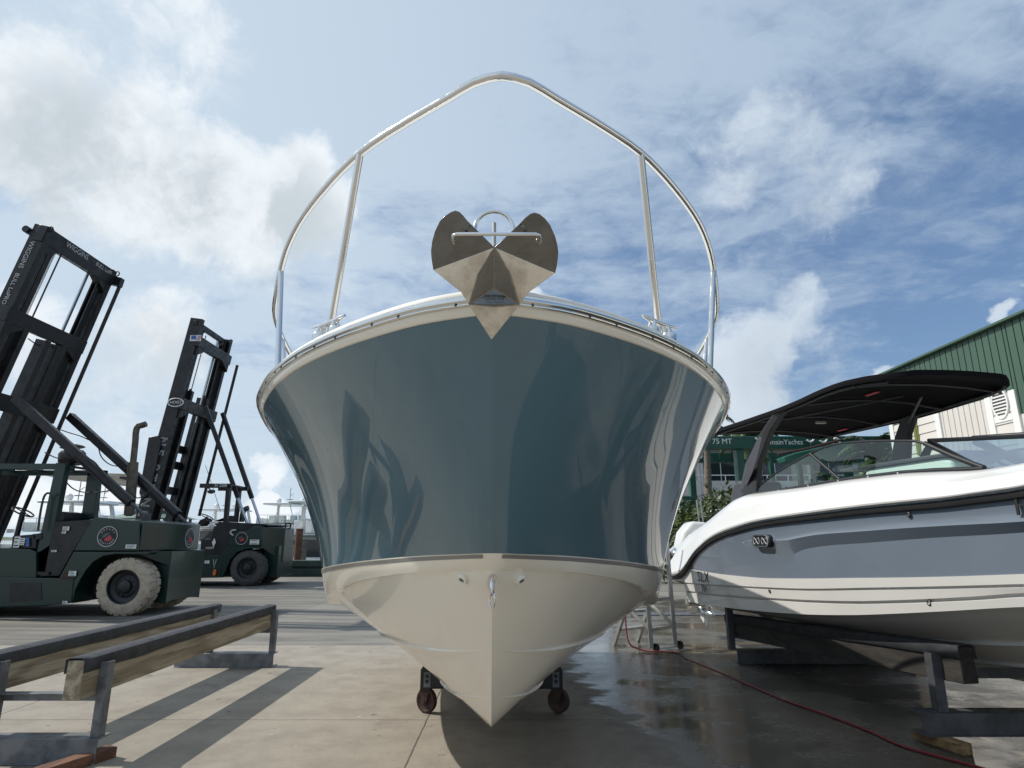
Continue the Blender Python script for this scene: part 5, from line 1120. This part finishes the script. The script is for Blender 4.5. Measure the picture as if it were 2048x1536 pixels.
# ------------------------------------------------------------------ storage building on the right
XB = 13.85
bld = thing('storage_building', 'long boat storage building with green upper siding and white lower walls', 'building', (XB, 12, 0))
Y0, Y1, ZE = -4.0, 22.4, 7.25
m = MB(); m.b2((XB + .25, Y0, 0), (XB + 18, Y1 - .15, ZE - .15)); obj('core_wall', m, M_RECESSG, bld)
def zat(px, py, x=XB): return PX(px, py, x)
zg = zat(2044, 828).z; yg = 12.9
def siding(name, y0, y1, z0, z1, mt, pitch, depth, parent, vertical=True, x=XB):
    m = MB()
    if vertical:
        n = int((y1 - y0) / pitch)
        for k in range(n + 1):
            a = y0 + k * pitch; b = min(y1, a + pitch)
            if b - a < .02: continue
            m.add([(x, a, z0), (x, b - .035, z0), (x + depth, b - .02, z0), (x + depth, b, z0), (x, a, z1), (x, b - .035, z1), (x + depth, b - .02, z1), (x + depth, b, z1), (x, b, z0), (x, b, z1)], [(0, 1, 5, 4), (1, 2, 6, 5), (2, 3, 7, 6), (3, 8, 9, 7)])
    else:
        n = int((z1 - z0) / pitch)
        for k in range(n + 1):
            a = z0 + k * pitch; b = min(z1, a + pitch)
            if b - a < .02: continue
            m.add([(x - depth, y0, a), (x - depth, y1, a), (x, y1, b), (x, y0, b), (x, y0, a), (x, y1, a)], [(0, 1, 2, 3), (0, 1, 5, 4)])
    return obj(name, m, mt, parent, smooth=10)
zsplit = zat(2026, 782).z
yv = zat(2036, 830).y
siding('upper_siding', Y0, yv, zg, ZE, M_SIDEG, .26, .035, bld); siding('upper_siding', yv, Y1 - .1, zsplit, ZE, M_SIDEG, .26, .035, bld)
ysplits = [Y1 - .1]
ya, yb, yc = zat(1805, 900).y, zat(1888, 900).y, zat(1985, 840).y
siding('lap_siding', yb + .12, Y1 - .15, 0, zsplit, M_SIDEW, .30, .03, bld, vertical=False)
siding('panel_siding', yc + .10, yb - .08, 0, zsplit, M_SIDEW, .24, .03, bld)
siding('lap_siding', yv + .12, yc - .08, 0, zsplit, M_SIDEW, .30, .03, bld, vertical=False)
siding('panel_siding', Y0, yv - .08, 0, zg, M_SIDEW, .24, .03, bld)
for y in (Y1 - .10, yb + .02, yc, yv + .03):
    m = MB(); m.b2((XB - .05, y - .11, 0), (XB + .02, y + .11, zsplit + .03 if y < Y1 - 1 else ZE - .3)); obj('corner_trim', m, M_TRIM, bld)
zt_ = zat(2008, 835).z; m = MB(); m.b2((XB - .045, yv + .15, zt_ - .12), (XB + .0, yc - .12, zt_ + .06)); obj('band_trim', m, M_TRIM, bld)
m = MB(); m.b2((XB - .16, Y0, ZE + .0), (XB + .3, Y1 + .25, ZE + .09)); m.b2((XB + .3, Y0, ZE - .1), (XB + 18, Y1 + .25, ZE + .08)); obj('eave', m, M_SIDEG, bld, bevel=.02)
m = MB(); rr = [V((XB + .3, Y0 - .2, ZE + .1)), V((XB + 9, Y0 - .2, ZE + 2.4)), V((XB + 18, Y0 - .2, ZE + .1))]; m.prism(rr, (0, Y1 - Y0 + .5, 0)); obj('roof', m, M_SIDEG, bld)
vc = zat(2003, 806); m = MB(); n_ = 28
el = lambda f, o: [vc + V((o, -.30 * f * math.cos(2 * math.pi * k / n_), .46 * f * math.sin(2 * math.pi * k / n_))) for k in range(n_)]
m.loft([el(.86, -.05), el(.86, -.07), el(1, -.07), el(1, .0)], wrap=True); vt = obj('oval_vent', m, M_TRIM, bld)
m = MB(); m.prism(el(.86, -.03), (.02, 0, 0)); obj('vent_back', m, M_RECESSG, vt)
m = MB()
for k in range(-4, 5):
    z = k * .093; w_ = .30 * .86 * math.sqrt(max(0, 1 - (z / (.46 * .86)) ** 2)); m.b2((vc.x - .062, vc.y - w_, vc.z + z - .02), (vc.x - .032, vc.y + w_, vc.z + z + .02))
obj('vent_louvre', m, M_TRIM, vt)
s0, s1 = zat(1829, 858), zat(1845, 905); zsa, zsb = zat(1836, 850).z + .5, zat(1834, 911).z
m = MB(); m.b2((XB - .05, s1.y, zsb), (XB - .005, s0.y, zsa)); m.b2((XB - .07, (s0.y + s1.y) / 2 - .05, zsb), (XB - .05, (s0.y + s1.y) / 2 + .05, zsa)); obj('window_shutter', m, mat('olive_green_shutter', (.17, .20, .055), .6, var=.2), bld)

# ------------------------------------------------------------------ travel lift crane
tl_ = thing('travel_lift', 'green travel lift gantry with white hooks and lettering along its beam', 'boat crane', (14, 32, 0))
YA, YBk = 28., 36.
def lb(px, py, y): return PY(px, py, y)
zA1, zA0 = lb(1500, 872, YA).z, lb(1500, 897, YA).z; zB1, zB0 = lb(1450, 905, YBk).z, lb(1450, 924, YBk).z
xA0 = lb(1383, 890, YA).x; xB0 = lb(1378, 915, YBk).x
m = MB(); m.b2((xA0, YA, zA0), (20.5, YA + .6, zA1)); b1 = obj('gantry_beam', m, M_LIFT, tl_, bevel=.03)
m = MB(); m.b2((xB0, YBk, zB0), (20.5, YBk + .6, zB1)); b2_ = obj('gantry_beam', m, M_LIFT, tl_, bevel=.03)
m = MB(); m.b2((xA0 + .2, YA + .62, zA1 - .15), (20.5, YA + .72, zA1 - .05)); m.b2((xA0, YA - .04, zA0), (20.5, YA - .004, zA0 + .05)); obj('beam_flange', m, M_LIFT, tl_)
for (xx, yy, zt2) in ((lb(1481, 900, YA).x, YA, zA0), (lb(1386, 950, YBk).x, YBk, zB0 + .6), (19.6, YA, zA0), (19.6, YBk, zB0)):
    m = MB(); m.b2((xx - .17, yy + .05, .9), (xx + .17, yy + .55, zt2)); lg = obj('gantry_leg', m, M_LIFT, tl_, bevel=.03)
    m = MB(); m.lathe([(0, -.25), (.55, -.25), (.68, -.18), (.70, 0), (.68, .18), (.55, .25), (0, .25)], (xx, yy + .3, .70), (1, 0, 0), 28); obj('gantry_wheel', m, M_TYRE, tl_)
m = MB(); m.b2((xB0 - .1, YA + .2, 1.0), (xB0 + .55, YBk + .5, 1.5)); obj('side_rail', m, M_LIFT, tl_, bevel=.03)
m = MB(); p = lb(1405, 997, 30); m.b2((p.x - .5, 33, p.z - .35), (p.x + .55, 33.6, p.z + .3)); bx_ = obj('control_box', m, M_LIFT, tl_, bevel=.03)
m = MB(); m.text('75 MT', .22, (p.x, 32.99, p.z), (1, 0, 0), (0, 0, 1)); obj('box_lettering', m, M_LABEL, bx_)
for px, py, yy in ((1517, 872, YA - .1), (1620, 876, YA - .1), (1646, 877, YA - .1), (1672, 884, YA - .1), (1398, 911, YBk - .1), (1490, 911, YBk - .1), (1528, 912, YBk - .1)):
    c = lb(px, py, yy); m = MB(); m.tube([c + V((.17 * math.cos(a), 0, .17 * math.sin(a))) for a in [math.radians(-150 + 265 * k / 16) for k in range(17)]], .045, 8); hk = obj('hook_ring', m, M_TRIM, tl_, smooth=60)
    m = MB(); m.cyl(c + V((0, .02, -.1)), c + V((.05, .02, -2.6)), .014, 6); obj('lifting_cable', m, M_GALV, tl_)
p1 = lb(1444, 883, YA); m = MB(); m.text('75 MT', .34, (p1.x, YA - .01, p1.z), (1, 0, 0), (0, 0, 1), ext=.004); obj('beam_lettering', m, M_LABEL, tl_); m = MB(); pg = lb(1561, 884.5, YA); m.text('GermainYachts', .335, (pg.x, YA - .01, pg.z), (1, 0, 0), (0, 0, 1), ext=.004, space=.98); obj('beam_lettering', m, M_LABEL, tl_)
# diagonal light green boom in front of the far beam
m = MB(); m.prism([lb(px, py, 26.5) for px, py in ((1567, 914), (1590, 906), (1640, 894), (1690, 888), (1722, 896), (1724, 912), (1700, 918), (1640, 926), (1572, 924))], (0, .8, 0)); o = obj('hoist_boom', m, M_LIFTL, tl_, bevel=.04)
m = MB(); m.tube([lb(1555, 909, 26.3), lb(1620, 896, 26.3), lb(1690, 878, 26.3)], .05, 8); obj('boom_ram', m, M_RUST, tl_)
for px in (1542, 1598, 1625): 
    m = MB(); a = lb(px, 922, YBk - .5); m.b2((a.x - .11, YBk - .6, .6), (a.x + .11, YBk - .3, a.z)); obj('support_column', m, M_LIFT, tl_)

# ------------------------------------------------------------------ white building with balconies behind the crane
cd = thing('apartment_building', 'white low apartment building with railed balconies behind the green crane', 'building', (16, 46, 0))
m = MB(); m.b2((9.5, 46, 0), (34, 58, 8.1)); obj('wall', m, M_CONDO, cd)
m = MB(); m.b2((9.0, 44.6, 7.6), (34.5, 58.5, 8.3)); obj('roof_slab', m, M_CONDO, cd, bevel=.05)
for z in (4.3, 1.4):
    m = MB(); m.b2((9.2, 44.8, z), (34, 46.2, z + .25)); m.b2((9.2, 44.8, z + .25), (34, 44.9, z + 1.05)); bal = obj('balcony', m, M_CONDO, cd)
    m = MB(); m.b2((9.2, 44.82, z + 1.42), (34, 44.88, z + 1.48))
    for k in range(17): m.b2((9.3 + k * 1.5, 44.82, z + 1.05), (9.36 + k * 1.5, 44.88, z + 1.42))
    obj('balcony_rail', m, M_TRIM, bal)
    for k in range(6):
        x = 10.2 + k * 4.0; m = MB(); m.b2((x, 45.94, z + .3), (x + 2.4, 45.99, z + 2.6)); wn_ = obj('window', m, M_GLASSD, cd)
        m = MB(); m.b2((x + 1.17, 45.92, z + .3), (x + 1.23, 45.94, z + 2.6)); obj('window_mullion', m, M_TRIM, wn_)
for k in range(7):
    m = MB(); x = 9.3 + k * 4.0; m.b2((x, 44.85, 0), (x + .45, 45.3, 7.6)); obj('column', m, M_CONDO, cd)

# ------------------------------------------------------------------ palms and shrubs
def palm(name, label, base, h, nf, fl, seed, mt=M_PALM):
    random.seed(seed); r = thing(name, label, 'palm tree', base); b = V(base); 
    pts = [b + V((math.sin(k / 7 * 1.2) * .35, 0, h * k / 7)) for k in range(8)]
    m = MB(); m.tube(crspline(pts, 24), [.22 - .09 * k / 23 + .015 * (k % 2) for k in range(24)], 12); obj('trunk', m, M_TRUNK, r)
    top_ = pts[-1]; m = MB()
    for k in range(nf):
        az_ = 2 * math.pi * (k * .381966) + random.uniform(-.2, .2); el_ = math.radians(random.uniform(-25, 75)); L_ = fl * random.uniform(.8, 1.1)
        d = V((math.cos(az_) * math.cos(el_), math.sin(az_) * math.cos(el_), math.sin(el_))); p = top_.copy(); spine = []
        for j in range(13):
            spine.append(p.copy()); p = p + d * (L_ / 12); d = (d + V((0, 0, -.135 - .03 * j * .5))).normalized()
        m.tube(spine, [.03 - .0022 * j for j in range(13)], 4)
        for j in range(1, 13):
            a, bb = spine[j - 1], spine[j]; t_ = (bb - a).normalized(); sd = t_.cross(V((0, 0, 1)))
            if sd.length < .1: sd = V((1, 0, 0))
            sd.normalize(); ll = L_ * .30 * math.sin(math.pi * (.12 + .80 * j / 12))
            for q in (0, .33, .66):
                o_ = a.lerp(bb, q)
                for s in (-1, 1):
                    dr_ = (sd * s + t_ * .75 + V((0, 0, -.35 - random.random() * .5))).normalized(); e = o_ + dr_ * ll * random.uniform(.85, 1.1); wv = t_ * .035
                    m.add([o_ - wv, o_ + wv, o_.lerp(e, .6) + wv * .8 + V((0, 0, .03)), e, o_.lerp(e, .6) - wv * .8 + V((0, 0, .03))], [(0, 1, 2, 3, 4)])
    obj('crown', m, mt, r, smooth=180, weld=False)
    return r
def shrub(name, label, cat, base, rad, h, n, ls_, mt, seed, group=None, stems=5, long=1.8):
    random.seed(seed); r = thing(name, label, cat, base, group); b = V(base); m = MB()
    clumps = [(b + V((random.gauss(0, rad * .42), random.gauss(0, rad * .42), h * random.uniform(.18, .92))), random.uniform(.25, .5) * min(rad, h)) for _ in range(9 + stems)]
    for c, cr in clumps[:stems]: 
        mm = MB()
        mm.tube(crspline([b + V((random.uniform(-.15, .15), random.uniform(-.15, .15), 0)), b.lerp(c, .5) + V((random.uniform(-.2, .2), 0, 0)), c], 8), [.04 - .004 * k for k in range(8)], 5); m.add(mm.v, mm.f)
    obj('stem', m, M_TRUNK, r); m = MB()
    for _ in range(n):
        c, cr = random.choice(clumps); d = V((random.gauss(0, 1), random.gauss(0, 1), random.gauss(0, 1))).normalized(); p = c + d * cr * random.random() ** .4
        if p.z < .05: p.z = random.uniform(.05, .3)
        dr_ = (d + V((random.uniform(-.6, .6), random.uniform(-.6, .6), random.uniform(-.9, .3)))).normalized(); s_ = ls_ * random.uniform(.6, 1.2); sd = dr_.cross(V((random.random() - .5, random.random() - .5, 1))).normalized() * s_ * .32
        m.add([p, p + dr_ * s_ * .5 * long / 1.8 + sd, p + dr_ * s_ * long / 1.2, p + dr_ * s_ * .5 * long / 1.8 - sd], [(0, 1, 2, 3)])
    obj('foliage', m, mt, r, smooth=180, weld=False); return r
palm('palm_tree', 'palm showing sunlit frond tips above the back edge of the black canvas top', tuple(PY(1494, 1000, 33) * V((1, 1, 0)) if 0 else (PY(1494, 1000, 33).x, 33, 0)), 6.6, 24, 2.1, 5)
palm('palm_tree', 'palm with drooping fronds seen through the windshield beside the white wall', (PY(1742, 920, 24).x, 24, 0), 4.3, 30, 1.7, 8)
palm('palm_tree', 'slender bare trunked palm in front of the white apartment building', (PY(1416, 1000, 30).x, 30.5, 0), 7.0, 16, 1.8, 21)
palm('palm_tree', 'low palm standing behind the windshield divider in front of pale houses', (PY(1655, 940, 34).x, 34, 0), 3.9, 26, 1.9, 11)
gsh = None
for i, (px, yy, rad, h, n, l_, mt, lab) in enumerate(((1362, 20.5, .9, 2.2, 900, .20, M_LEAF, 'yellow green shrub beside the green crane leg, left of the white outboard'), (1432, 21.5, 1.4, 3.4, 1500, .17, M_LEAFD, 'thin dark leaved shrub behind the seat bolster of the runabout'), (1395, 23.5, 1.3, 2.6, 1000, .22, M_LEAF, 'leafy shrub right of the crane leg above the white outboard'), (1352, 25, 1.3, 2.8, 1100, .2, M_LEAFD, 'dark shrub in the gap between the two boats'), (1465, 24, 1.6, 3.0, 1300, .2, M_LEAF, 'broad shrub behind the stern of the runabout'), (1530, 26, 1.6, 3.6, 1300, .18, M_LEAFD, 'tall twiggy shrub behind the near tower leg'))):
    x = PY(px, 1050, yy).x; shrub('shrub', lab, 'shrub', (x, yy, 0), rad, h, n, l_, mt, 40 + i, 'shrubs behind the runabout')
for i in range(9):
    x = 6.2 + i * 1.9; shrub('hedge_plant', 'dense hedge plant in the row behind the crane', 'shrub', (x, 39.5 + (i % 2) * .5, 0), 1.2, 2.4, 600, .3, M_LEAFD, 70 + i, 'hedge in front of the apartment building')
# small pale boat cover top seen between the shrubs
o = thing('moored_boat', 'small white cabin boat showing its top between the shrubs', 'boat', (PY(1450, 1030, 22).x, 23, 0)); q = PY(1452, 1024, 22.6)
m = MB(); m.loft([[q + V((a, b, c)) for a, b, c in ((-.35, 0, 0), (.6, 0, .03), (.6, 2, .03), (-.35, 2, 0))], [q + V((a, b, c)) for a, b, c in ((-.30, 0, .10), (.6, 0, .15), (.6, 2, .15), (-.30, 2, .10))]], caps=True, wrap=True); obj('hardtop', m, M_WHITE2, o, bevel=.02)
m = MB(); m.b2((q.x - .6, 22.6, .4), (q.x + 1.2, 26, 1.2)); obj('hull', m, M_WHITE2, o, bevel=.1)
m = MB()
for a in (-.25, .5):
    m.bar((q.x + a, 22.7, 1.1), (q.x + a, 22.7, q.z), .05, .05); m.bar((q.x + a, 24.4, 1.1), (q.x + a, 24.4, q.z), .05, .05)
obj('top_frame', m, M_ALU, o)
m = MB(); a, b = PY(1397, 1000, 16), PY(1405, 1035, 16); 
o = thing('swim_ladder', 'folded white boarding ladder standing up behind the white outboard', 'ladder', (b.x, 16, 0))
for dx in (-.05, .05):
    m = MB(); m.bar((b.x + .05 + dx, 16, 0), (a.x + dx, 16, a.z), .03, .03); obj('ladder_rail', m, M_ALU, o)
for k in range(6):
    m = MB(); z = .3 + k * .32; m.b2((b.x - .03 + .04 * (1 - z / 2), 15.985, z), (b.x + .09 + .03 * (1 - z / 2), 16.015, z + .03)); obj('rung', m, M_ALU, o)
# pale low wall
m = MB(); m.b2((5.2, 19.0, 0), (11.5, 19.3, .62)); o = obj('planter_wall', m, mat('tan_block', (.42, .30, .19), .8, var=.3), loc=(8, 19.1, 0), bevel=.01); tag(o, 'low tan planter wall in front of the shrubs behind the boats', 'wall')

# ------------------------------------------------------------------ quay edge, pilings, pavilion and yachts on the left
m = MB(); m.b2((-11.8, QY - .25, .0), (1.5, QY + .05, .30)); m.b2((-11.8, QY - .20, .30), (1.5, QY + .0, .36)); m.b2((-11.8, QY - .29, .36), (1.5, QY + .05, .58)); o = obj('quay_barrier', m, mat('faded_dark_green_kerb', (.035, .065, .055), .7, var=.4), loc=(-6, QY, 0), bevel=.02); tag(o, 'low dark green barrier along the quay edge behind the forklifts', 'barrier')
for px, yy, h, lab in ((596, 26, 1.75, 'weathered brown dock piling just left of the blue hull'), (574, 30, 1.65, 'thick grey dock piling behind the far forklift counterweight'), (607, 33, 1.2, 'short dock piling with a pale cap beside the blue hull')):
    b = PY(px, 1100, yy); m = MB(); m.tube([(b.x, yy, -1.3), (b.x, yy, h)], .15, 14); o = obj('dock_piling', m, M_PLANK if yy == 26 else M_TRUNK, loc=(b.x, yy, -1.1)); tag(o, lab, 'piling')
pv = thing('pavilion', 'small dock pavilion with a green hipped roof and grey posts', 'pavilion', (PY(285, 1030, 60).x, 60, -1.1)); c = PY(287, 1010, 60); b = PY(225, 1035, 60)
def hip(m, cx_, cy_, hx_, hy_, z0, z1, tx, ty): m.loft([[V((cx_ + a * hx_, cy_ + d * hy_, z0)) for a, d in ((-1, -1), (1, -1), (1, 1), (-1, 1))], [V((cx_ + a * tx, cy_ + d * ty, z1)) for a, d in ((-1, -1), (1, -1), (1, 1), (-1, 1))]], caps=True, wrap=True)
m = MB(); hip(m, c.x, 62, 3.0, 2.6, PY(287, 1036, 60).z, PY(287, 1027, 60).z, 1.9, 1.6); hip(m, c.x + .3, 62, 1.8, 1.6, PY(287, 1016, 60).z, PY(287, 1008, 60).z, 1.0, .6); obj('roof', m, mat('green_roof_sheet', (.16, .24, .21), .5, var=.2), pv)
m = MB(); m.b2((c.x - 1.3, 61, PY(287, 1029, 60).z), (c.x + 1.7, 63, PY(287, 1019, 60).z)); obj('louvre_band', m, M_RECESSG, pv)
for a in (-2.6, 0, 2.6):
    for d in (60, 64): m = MB(); m.bar((c.x + a, d, -1.1), (c.x + a, d, PY(287, 1036, 60).z), .22, .22); obj('post', m, M_GALV, pv)
def yacht(label, c, L_, Bm, zd, seed, domes, mastpx=True, face=0):
    """motor yacht seen from the quay: hull, cabin, flybridge, hardtop, radar domes, aerials; c = waterline centre of the stern"""
    random.seed(seed); y = thing('motor_yacht', label, 'yacht', c, 'yachts moored across the basin'); c = V(c)
    def at_(a, w_, z): return c + V((w_, a, z))
    m = MB(); rows = []
    for f, w_, zk in ((0, .96, 0), (.2, 1, 0), (.6, .94, .15), (.85, .6, .45), (1, .04, .9)):
        rows.append([at_(L_ * f, -Bm / 2 * w_, zd + zk), at_(L_ * f, -Bm / 2 * w_ * .82, 0), at_(L_ * f, Bm / 2 * w_ * .82, 0), at_(L_ * f, Bm / 2 * w_, zd + zk)])
    m.loft(rows, caps=True, wrap=True); obj('hull', m, M_WHITE2, y, smooth=30)
    m = MB(); m.prism([at_(L_ * .12, -Bm * .42, zd), at_(L_ * .15, -Bm * .40, zd + 1.9), at_(L_ * .6, -Bm * .38, zd + 1.9), at_(L_ * .78, -Bm * .34, zd + .2)], (Bm * .8, 0, 0)); cb = obj('cabin', m, M_WHITE2, y, bevel=.08)
    m = MB(); m.b2(at_(L_ * .12 - .03, -Bm * .34, zd + .4), at_(L_ * .12 + .3, Bm * .34, zd + 1.6)); obj('cabin_window', m, M_GLASSD, cb)
    for s in (-1, 1): m = MB(); m.b2(at_(L_ * .2, s * Bm * .385, zd + .9), at_(L_ * .58, s * Bm * .425, zd + 1.55)); obj('side_window', m, M_GLASSD, cb)
    m = MB(); m.b2(at_(L_ * .05, -Bm * .46, zd + 1.92), at_(L_ * .5, Bm * .46, zd + 2.05)); 
    for a, b in (((L_ * .05, -Bm * .46), (L_ * .5, -Bm * .44)), ((L_ * .05, Bm * .44), (L_ * .5, Bm * .46)), ((L_ * .42, -Bm * .46), (L_ * .5, Bm * .46))): m.b2(at_(a[0], a[1], zd + 2.05), at_(b[0], b[1], zd + 2.65))
    fb = obj('flybridge', m, M_WHITE2, y, bevel=.05)
    for w_ in (-.34, -.12, .12, .30): m = MB(); m.b2(at_(L_ * .16, Bm * w_, zd + 2.06), at_(L_ * .2, Bm * (w_ + .12), zd + 2.95)); obj('flybridge_seat', m, M_TEAL if seed % 2 else M_TRIM, fb, bevel=.04)
    m = MB(); m.tube([at_(L_ * .05, -Bm * .45, zd + 2.95), at_(L_ * .05, Bm * .45, zd + 2.95)], .025, 6)
    for k in range(5): m.tube([at_(L_ * .05, Bm * (-.45 + .225 * k), zd + 2.05), at_(L_ * .05, Bm * (-.45 + .225 * k), zd + 2.95)], .02, 5)
    obj('stern_rail', m, M_ALU, y)
    ht = zd + 4.15; m = MB(); m.b2(at_(L_ * .1, -Bm * .42, ht), at_(L_ * .42, Bm * .42, ht + .2)); hd = obj('hardtop', m, M_WHITE2, y, bevel=.08, seg=3)
    for s in (-1, 1):
        for a, b, w_ in ((at_(L_ * .4, s * Bm * .44, zd + 2.2), at_(L_ * .36, s * Bm * .40, ht), .3), (at_(L_ * .14, s * Bm * .24, zd + 2.2), at_(L_ * .16, s * Bm * .10, ht), .08)): m = MB(); m.bar(a, b, w_, w_ * .6); obj('hardtop_strut', m, M_WHITE2, y)
    for w_, rr in domes:
        m = MB(); p = at_(L_ * .25, Bm * w_, ht + .2 + rr * 1.25); m.sphere(p, rr, 16, (1, 1, 1.05)); m.tube([p - V((0, 0, rr * 1.35)), p - V((0, 0, rr * .6))], rr * .75, 14); obj('radar_dome', m, M_WHITE2, hd, smooth=60)
    m = MB(); p = at_(L_ * .25, -Bm * .02, ht + .2); m.tube([p, p + V((0, 0, 1.9))], .035, 6); m.bar(p + V((-.35, 0, .5)), p + V((.35, 0, .5)), .06, .08); m.bar(p + V((0, 0, .9)), p + V((.4, 0, 1.2)), .04, .04); obj('aerial_mast', m, M_GALV, hd)
    return y
def yat(px, y): return (PY(px, 1070, y).x, y, -1.1)
yacht('white motor yacht with three domes, seen between the far forklift and the blue hull', yat(547, 70), 18, 5.3, 2.0, 3, ((-.26, .30), (.26, .30), (.56, .22)))
yacht('white motor yacht behind the steering wheel of the far forklift', yat(412, 78), 18, 5.4, 1.7, 4, ((-.22, .33), (.22, .33)))
yacht('long white yacht seen through the cab of the near forklift', yat(135, 62), 19, 5.6, 1.75, 6, ((-.05, .01),))
yacht('white yacht with dark windows just behind the steering wheel of the near forklift', yat(78, 48), 15, 4.2, 1.0, 9, ((-.2, .30),))
yacht('small white sport yacht tucked between dock pilings beside the blue hull', yat(603, 44), 13, 3.8, .75, 12, ((.1, .2),))
